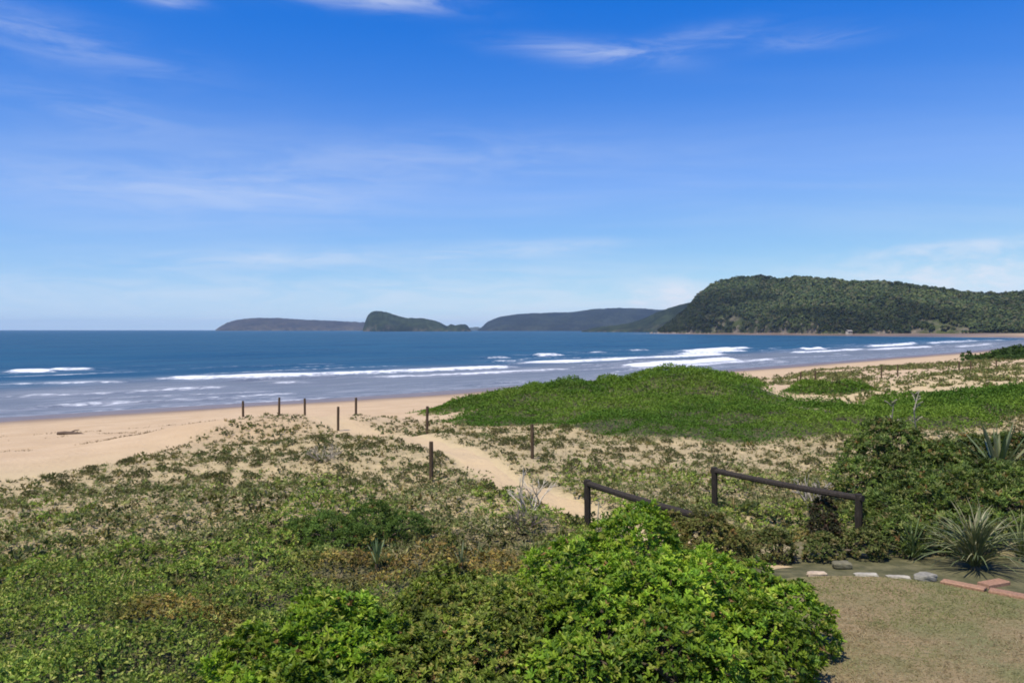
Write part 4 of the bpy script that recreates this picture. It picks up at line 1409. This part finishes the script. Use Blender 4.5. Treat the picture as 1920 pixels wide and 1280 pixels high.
BROWN = (0.080, 0.055, 0.034)
POSTS = [  # x, y, height, radius, label
    (-2.41, 23.75, 1.20, 0.062, "tall brown timber post on the near left edge of the sand path"),
    (0.70, 27.3, 1.18, 0.058, "brown timber post right of the path below the green mound"),
    (-3.70, 34.6, 1.20, 0.062, "timber post at the left tip of the green mound"),
    (-8.52, 39.0, 1.18, 0.062, "timber post left of the path at the dune crest"),
    (-9.20, 46.9, 1.22, 0.070, "timber post right of the path where it meets the beach"),
    (-11.75, 45.2, 1.15, 0.065, "timber post by the small dark plant on the dune crest"),
    (-13.20, 45.1, 1.15, 0.065, "timber post on the dune crest between two alike posts"),
    (-15.15, 44.9, 1.15, 0.065, "timber post at the seaward end of the dune crest row"),
]
for i, (x, y, h, r, lab) in enumerate(POSTS):
    link("fence_post", post_mesh(h, r, 50 + i, BROWN), M_wood, None, (x, y, gz(x, y)), 0, lab, "post", "timber posts marking the beach path")
FARP = [(30.6, 84.5), (33.3, 87.5), (42.2, 91.0), (45.5, 94.0), (50.5, 90.0), (57.0, 99.0), (62.0, 102.0)]
far_post = post_mesh(1.35, 0.085, 70, BROWN)
for (x, y), lab in zip(FARP, ("first far post on the sand past the small green mound", "second far post on the sand past the small green mound",
                              "third far post past the small green mound, first of a close pair", "fourth far post past the small green mound, second of a close pair",
                              "lone far post on the sand nearer the dunes than its neighbours", "far post on the sand next to the last one before the bushes",
                              "last far post on the sand before the dark dune bushes")):
    link("fence_post", far_post, M_wood, None, (x, y, gz(x, y)), 0, lab, "post", "far posts on the sand beyond the mounds")


def rail_fence(label, p0, p1, h0, h1, second, sag=0.03):
    root = link("rail_fence", None, loc=(p0[0], p0[1], gz(*p0)), label=label, cat="fence")
    dark = (0.030, 0.025, 0.020)
    o = np.array([p0[0], p0[1], gz(*p0)])
    tops = []
    for i, (p, h) in enumerate(((p0, h0), (p1, h1))):
        g = gz(*p)
        top = h - g
        tops.append((p[0], p[1], h))
        if i == 0 or second:
            link("post", post_mesh(top, 0.078, 80 + i, dark), M_wood, root, (p[0] - o[0], p[1] - o[1], g - o[2]))
    a, b = np.array(tops[0]), np.array(tops[1])
    d = (b - a) / np.linalg.norm(b - a)
    a2, b2 = a - d * 0.09 + (0, 0, -0.085), b + d * 0.10 + (0, 0, -0.085)
    pts = [a2 + (b2 - a2) * t - np.array([0, 0, sag * 4 * t * (1 - t)]) - o for t in np.linspace(0, 1, 9)]
    mb = MB().tube(pts, [0.072, 0.07, 0.068, 0.07, 0.072, 0.069, 0.073, 0.07, 0.07], 9, (0.036, 0.030, 0.025), 0.03)
    link("rail", mb.mesh("rail"), M_wood, root)
    return root


rail_fence("dark timber rail fence half hidden behind the bright green shrub", (1.77, 18.6), (3.75, 15.2), 6.0, 5.98, True)
rail_fence("dark timber rail fence standing clear beside the tall dark shrub", (5.17, 20.3), (7.4, 17.0), 6.0, 6.0, True)


def stake(label, x, y, h, seed):
    rng = random.Random(seed)
    mb = MB().tube([(0, 0, -0.3), (0.01, 0, h * 0.5), (rng.uniform(-.04, .04), 0, h)], [0.017, 0.016, 0.012], 6, (0.42, 0.38, 0.29), 0.08)
    link("garden_stake", mb.mesh("garden_stake"), M_wood, None, (x, y, gz(x, y)), 0, label, "stake")


stake("thin pale stake in front of the half hidden rail fence", 2.36, 17.2, 0.85, 1)
stake("thin pale stake standing beside the fence post", 1.95, 18.2, 0.7, 2)

# ------------------------------------------------------------------ lawn edge: stones and terracotta slabs


def stone(name, label, x, y, sx_, sy_, sz_, rot, tint, seed, cat="stone", group=None):
    rng = np.random.default_rng(seed)
    # squashed, chipped boulder from a subdivided box
    g = np.linspace(-1, 1, 5)
    faces = []; V = []
    for axis_i in range(3):
        for sgn in (-1, 1):
            b0 = len(V)
            for a in g:
                for b in g:
                    p = [0, 0, 0]
                    p[axis_i] = sgn; p[(axis_i + 1) % 3] = a; p[(axis_i + 2) % 3] = b
                    V.append(p)
            for i in range(4):
                for j in range(4):
                    q = (b0 + i * 5 + j, b0 + (i + 1) * 5 + j, b0 + (i + 1) * 5 + j + 1, b0 + i * 5 + j + 1)
                    faces.append(q if sgn > 0 else q[::-1])
    V = np.array(V, float)
    V = V / (np.abs(V) ** 5).sum(1, keepdims=True) ** (1 / 5)
    nz = fbm(V[:, 0] * 1.7 + seed * 3 + V[:, 2], V[:, 1] * 1.7 + V[:, 2] * 0.7, 3, seed)
    V = V * (0.82 + 0.36 * nz)[:, None] * np.array([sx_, sy_, sz_]) / 2
    mb = MB().add(V, faces, tint)
    link(name, mb.mesh(name), M_rock, None, (x, y, 5.03 + sz_ * 0.12), rot, label, cat, group)


G = "pale stones edging the lawn"
stone("edging_stone", "long flat white stone at the back of the lawn", 6.45, 14.50, 0.42, 0.12, 0.07, -0.05, (0.36, 0.33, 0.26), 1, group=G)
stone("edging_stone", "thin white edging stone between the flat one and the grey rock", 6.98, 14.38, 0.40, 0.10, 0.06, -0.2, (0.37, 0.335, 0.265), 2, group=G)
stone("edging_stone", "blue grey rock at the foot of the strap leaf tussock", 7.42, 14.30, 0.38, 0.24, 0.16, 0.4, (0.24, 0.225, 0.18), 3, group=G)
stone("edging_stone", "sandy coloured stone beside the bright green shrub", 5.55, 14.52, 0.36, 0.16, 0.10, 0.1, (0.46, 0.36, 0.25), 4, group=G)
stone("edging_stone", "mossy low rock in the soil behind the lawn", 6.25, 15.1, 0.36, 0.22, 0.13, 0.1, (0.16, 0.145, 0.09), 5, group=G)


def slab(label, a, b, wid, h, tint, seed):
    rng = np.random.default_rng(seed)
    a = np.array(a); b = np.array(b)
    d = b - a; L = np.linalg.norm(d); c = (a + b) / 2
    x0, x1, y0, y1 = -L / 2, L / 2, -wid / 2, wid / 2
    bv = 0.015
    V = []
    for z, k in ((-0.06, 0), (h - bv, 0), (h, bv)):
        for (px, py) in ((x0, y0), (x1, y0), (x1, y1), (x0, y1)):
            V.append((px - np.sign(px) * k + rng.uniform(-.008, .008), py - np.sign(py) * k + rng.uniform(-.008, .008), z + (rng.uniform(-.006, .006) if z > 0 else 0)))
    F = [(0, 3, 2, 1), (8, 9, 10, 11)] + [(4 * r + i, 4 * r + (i + 1) % 4, 4 * r + 4 + (i + 1) % 4, 4 * r + 4 + i) for r in range(2) for i in range(4)]
    mb = MB().add(V, F, tint)
    link("edging_slab", mb.mesh("edging_slab"), M_clay, None, (c[0], c[1], 5.03), math.atan2(d[1], d[0]), label, "edging slab", "terracotta slabs edging the lawn")


slab("terracotta edging slab next to the blue grey rock", (7.62, 14.12), (8.12, 13.66), 0.22, 0.05, (0.32, 0.185, 0.115), 1)
slab("terracotta edging slab between two other slabs", (8.16, 13.62), (8.62, 13.25), 0.22, 0.045, (0.29, 0.165, 0.105), 2)
slab("terracotta edging slab below the dry tussock leaves, turned inward", (8.25, 13.95), (8.75, 14.15), 0.22, 0.04, (0.30, 0.17, 0.11), 3)


def lawn_grass():
    rng = np.random.default_rng(17)
    x, y = scatter(90000, 2.6, 9.4, 7.5, 14.5, rng)
    k = in_poly(x, y, LAWN) & (np.abs(x) < 0.66 * y + 0.3)
    x, y = x[k], y[k]; n = len(x)
    d = unit(rng.normal(size=(n, 3)) * np.array([1, 1, 0.25]) + [0, 0, 0.45])
    L = rng.uniform(0.02, 0.085, n) * (0.4 + fbm(x / 0.5, y / 0.5, 3, 80))
    side = unit(np.cross(d, rand_dirs(n, rng))) * 0.007
    b = np.stack([x, y, np.full(n, 5.026)], 1)
    V = np.stack([b + side, b - side, b + d * L[:, None]], 1).reshape(-1, 3)
    wg = sstep(0.4, 0.62, fbm(x / 1.1, y / 1.1, 3, 81))[:, None]
    T = pal_pick([(0.33, 0.25, 0.14), (0.27, 0.20, 0.12), (0.38, 0.31, 0.19)], n, rng) * (1 - wg) + pal_pick([(0.19, 0.21, 0.075), (0.25, 0.235, 0.10)], n, rng) * wg
    mb = MB().add(V, np.arange(3 * n).reshape(-1, 3), np.repeat(T, 3, 0))
    link("lawn_grass", mb.mesh("lawn_grass"), M_matte, kind="stuff", label="short dry grass blades of the lawn")


lawn_grass()

# ------------------------------------------------------------------ beach: driftwood and wrack
mb = MB()
mb.tube([(-0.75, 0, 0.08), (-0.3, 0.05, 0.11), (0.2, -0.02, 0.10), (0.8, 0.06, 0.07), (1.1, 0.02, 0.05)], [0.10, 0.13, 0.12, 0.08, 0.03], 8, (0.11, 0.08, 0.06), 0.12)
mb.tube([(0.0, 0, 0.12), (0.25, 0.25, 0.25), (0.4, 0.5, 0.28)], [0.05, 0.04, 0.02], 5, (0.11, 0.08, 0.06), 0.1)
x, y = -28.4, 51.0
link("driftwood_log", mb.mesh("driftwood_log"), M_wood, None, (x, y, gz(x, y) - 0.03), -0.1, "dark driftwood log lying on the open beach", "driftwood")


def wrack():
    rng = np.random.default_rng(19)
    mb = MB()
    for line, m in ((catmull([(-33, 47.0), (-27, 49.6), (-22, 49.5), (-17, 47.0), (-14, 46.0)], 8), 420),
                    (catmull([(-24, 37.5), (-21, 39.5), (-18, 41.8), (-15.5, 43.5)], 8), 420), (catmull([(-36, 52), (-28, 54.5), (-20, 60)], 8), 140)):
        t = rng.uniform(0, len(line) - 1.01, m); i = t.astype(int); f = (t - i)[:, None]
        p = line[i] * (1 - f) + line[i + 1] * f + rng.normal(size=(m, 2)) * np.array([0.35, 0.3])
        keep = fbm(p[:, 0] / 1.2, p[:, 1] / 1.2, 2, 88) > 0.42
        p = p[keep]; m2 = len(p)
        z = ground(p[:, 0], p[:, 1])
        d = unit(rng.normal(size=(m2, 3)) * np.array([1, 1, 0.25]))
        d[:, 2] = np.abs(d[:, 2])
        rosettes(mb, np.stack([p[:, 0], p[:, 1], z], 1), unit(d + [0, 0, 0.6]), 3, 0.10, 0.04, pal_pick([(0.26, 0.19, 0.11), (0.34, 0.25, 0.15), (0.19, 0.14, 0.085)], m2, rng), (0.8, 1.5), rng)
    link("seaweed_wrack", mb.mesh("seaweed_wrack"), M_matte, kind="stuff", label="broken lines of dry brown seaweed along the beach")


wrack()


# ------------------------------------------------------------------ houses and rocks at the far end of the beach
def house(label, x, y, w, d, h, rot, wall, roof, n_win):
    z = 3.0
    root = link("beach_house", None, loc=(x, y, z), rotz=rot, label=label, cat="house", group="houses at the foot of the headland")
    mb = MB().box((-w / 2, -d / 2, -3.5), (w / 2, d / 2, h), wall)
    link("wall", mb.mesh("wall"), M_paint, root)
    e = 0.7
    V = [(-w / 2 - e, -d / 2 - e, h), (w / 2 + e, -d / 2 - e, h), (w / 2 + e, d / 2 + e, h), (-w / 2 - e, d / 2 + e, h), (-w / 2 - e, 0, h + d * 0.28), (w / 2 + e, 0, h + d * 0.28)]
    V += [(p[0], p[1], p[2] + 0.25) for p in V]
    mb = MB()
    mb.add(V, [(6, 7, 11, 10), (8, 9, 10, 11), (0, 4, 5, 1), (2, 5, 4, 3), (0, 1, 7, 6), (2, 3, 9, 8), (1, 5, 11, 7), (5, 2, 8, 11), (3, 4, 10, 9), (4, 0, 6, 10)], roof)
    link("roof", mb.mesh("roof"), M_paint, root)
    for i in range(n_win):
        cx = -w / 2 + w * (i + 0.5) / n_win
        mb = MB().box((cx - w * 0.28 / n_win, -d / 2 - 0.08, h * 0.35), (cx + w * 0.28 / n_win, -d / 2 + 0.05, h * 0.8), (0.04, 0.05, 0.06))
        link("window", mb.mesh("window"), M_paint, root)


house("larger pale walled house at the foot of the wooded headland", 639, 1160, 16, 9, 5.0, 0.45, (0.42, 0.39, 0.33), (0.30, 0.28, 0.26), 4)
house("small grey roofed house beside the larger pale house", 622, 1185, 9, 7, 3.8, 0.45, (0.48, 0.46, 0.42), (0.25, 0.24, 0.23), 2)
house("little cream hut alone under the wooded headland", 534, 1262, 8, 6, 4.0, 0.3, (0.44, 0.38, 0.30), (0.32, 0.29, 0.25), 2)


def shore_rocks():
    rng = np.random.default_rng(23)
    mb = MB()
    G_ = HV.reshape(hn2, hnu, 3)
    ico_v = np.array([(0, 0, 1), (1, 0, 0), (0, 1, 0), (-1, 0, 0), (0, -1, 0), (0, 0, -1)], float)
    ico_f = np.array([(0, 1, 2), (0, 2, 3), (0, 3, 4), (0, 4, 1), (5, 2, 1), (5, 3, 2), (5, 4, 3), (5, 1, 4)])
    for i in range(900):
        j = int(rng.uniform(0, 150) ** 1.0)
        p = G_[0, j] * (1 - 0.0) + rng.normal(size=3) * np.array([7, 6, 0])
        s = rng.uniform(1.0, 3.4) * (0.5 if j > 110 else 1)
        V = ico_v * rng.uniform(0.6, 1.3, (6, 3)) * s + (p[0], p[1], rng.uniform(-0.5, 1.2))
        a = rng.uniform(0.5, 1.2)
        mb.add(V, ico_f, np.array((0.28, 0.23, 0.18)) * a)
    link("shore_rocks", mb.mesh("shore_rocks"), M_rock, kind="stuff", label="tumbled brown rocks along the foot of the headland")


shore_rocks()

# ------------------------------------------------------------------ the air
mb = MB().box((-16500, -600, -32), (16500, 16500, 185))
haze = link("haze", mb.mesh("haze"), None, kind="stuff", label="thin sea haze in the air over the bay")
m, n, out = new_mat("sea_air")
v = n.node('ShaderNodeVolumePrincipled')
v.inputs['Color'].default_value = (0.50, 0.72, 1.0, 1)
v.inputs['Density'].default_value = 0.000042
n.t.links.new(v.outputs[0], out.inputs['Volume'])
haze.data.materials.clear()
haze.data.materials.append(m)
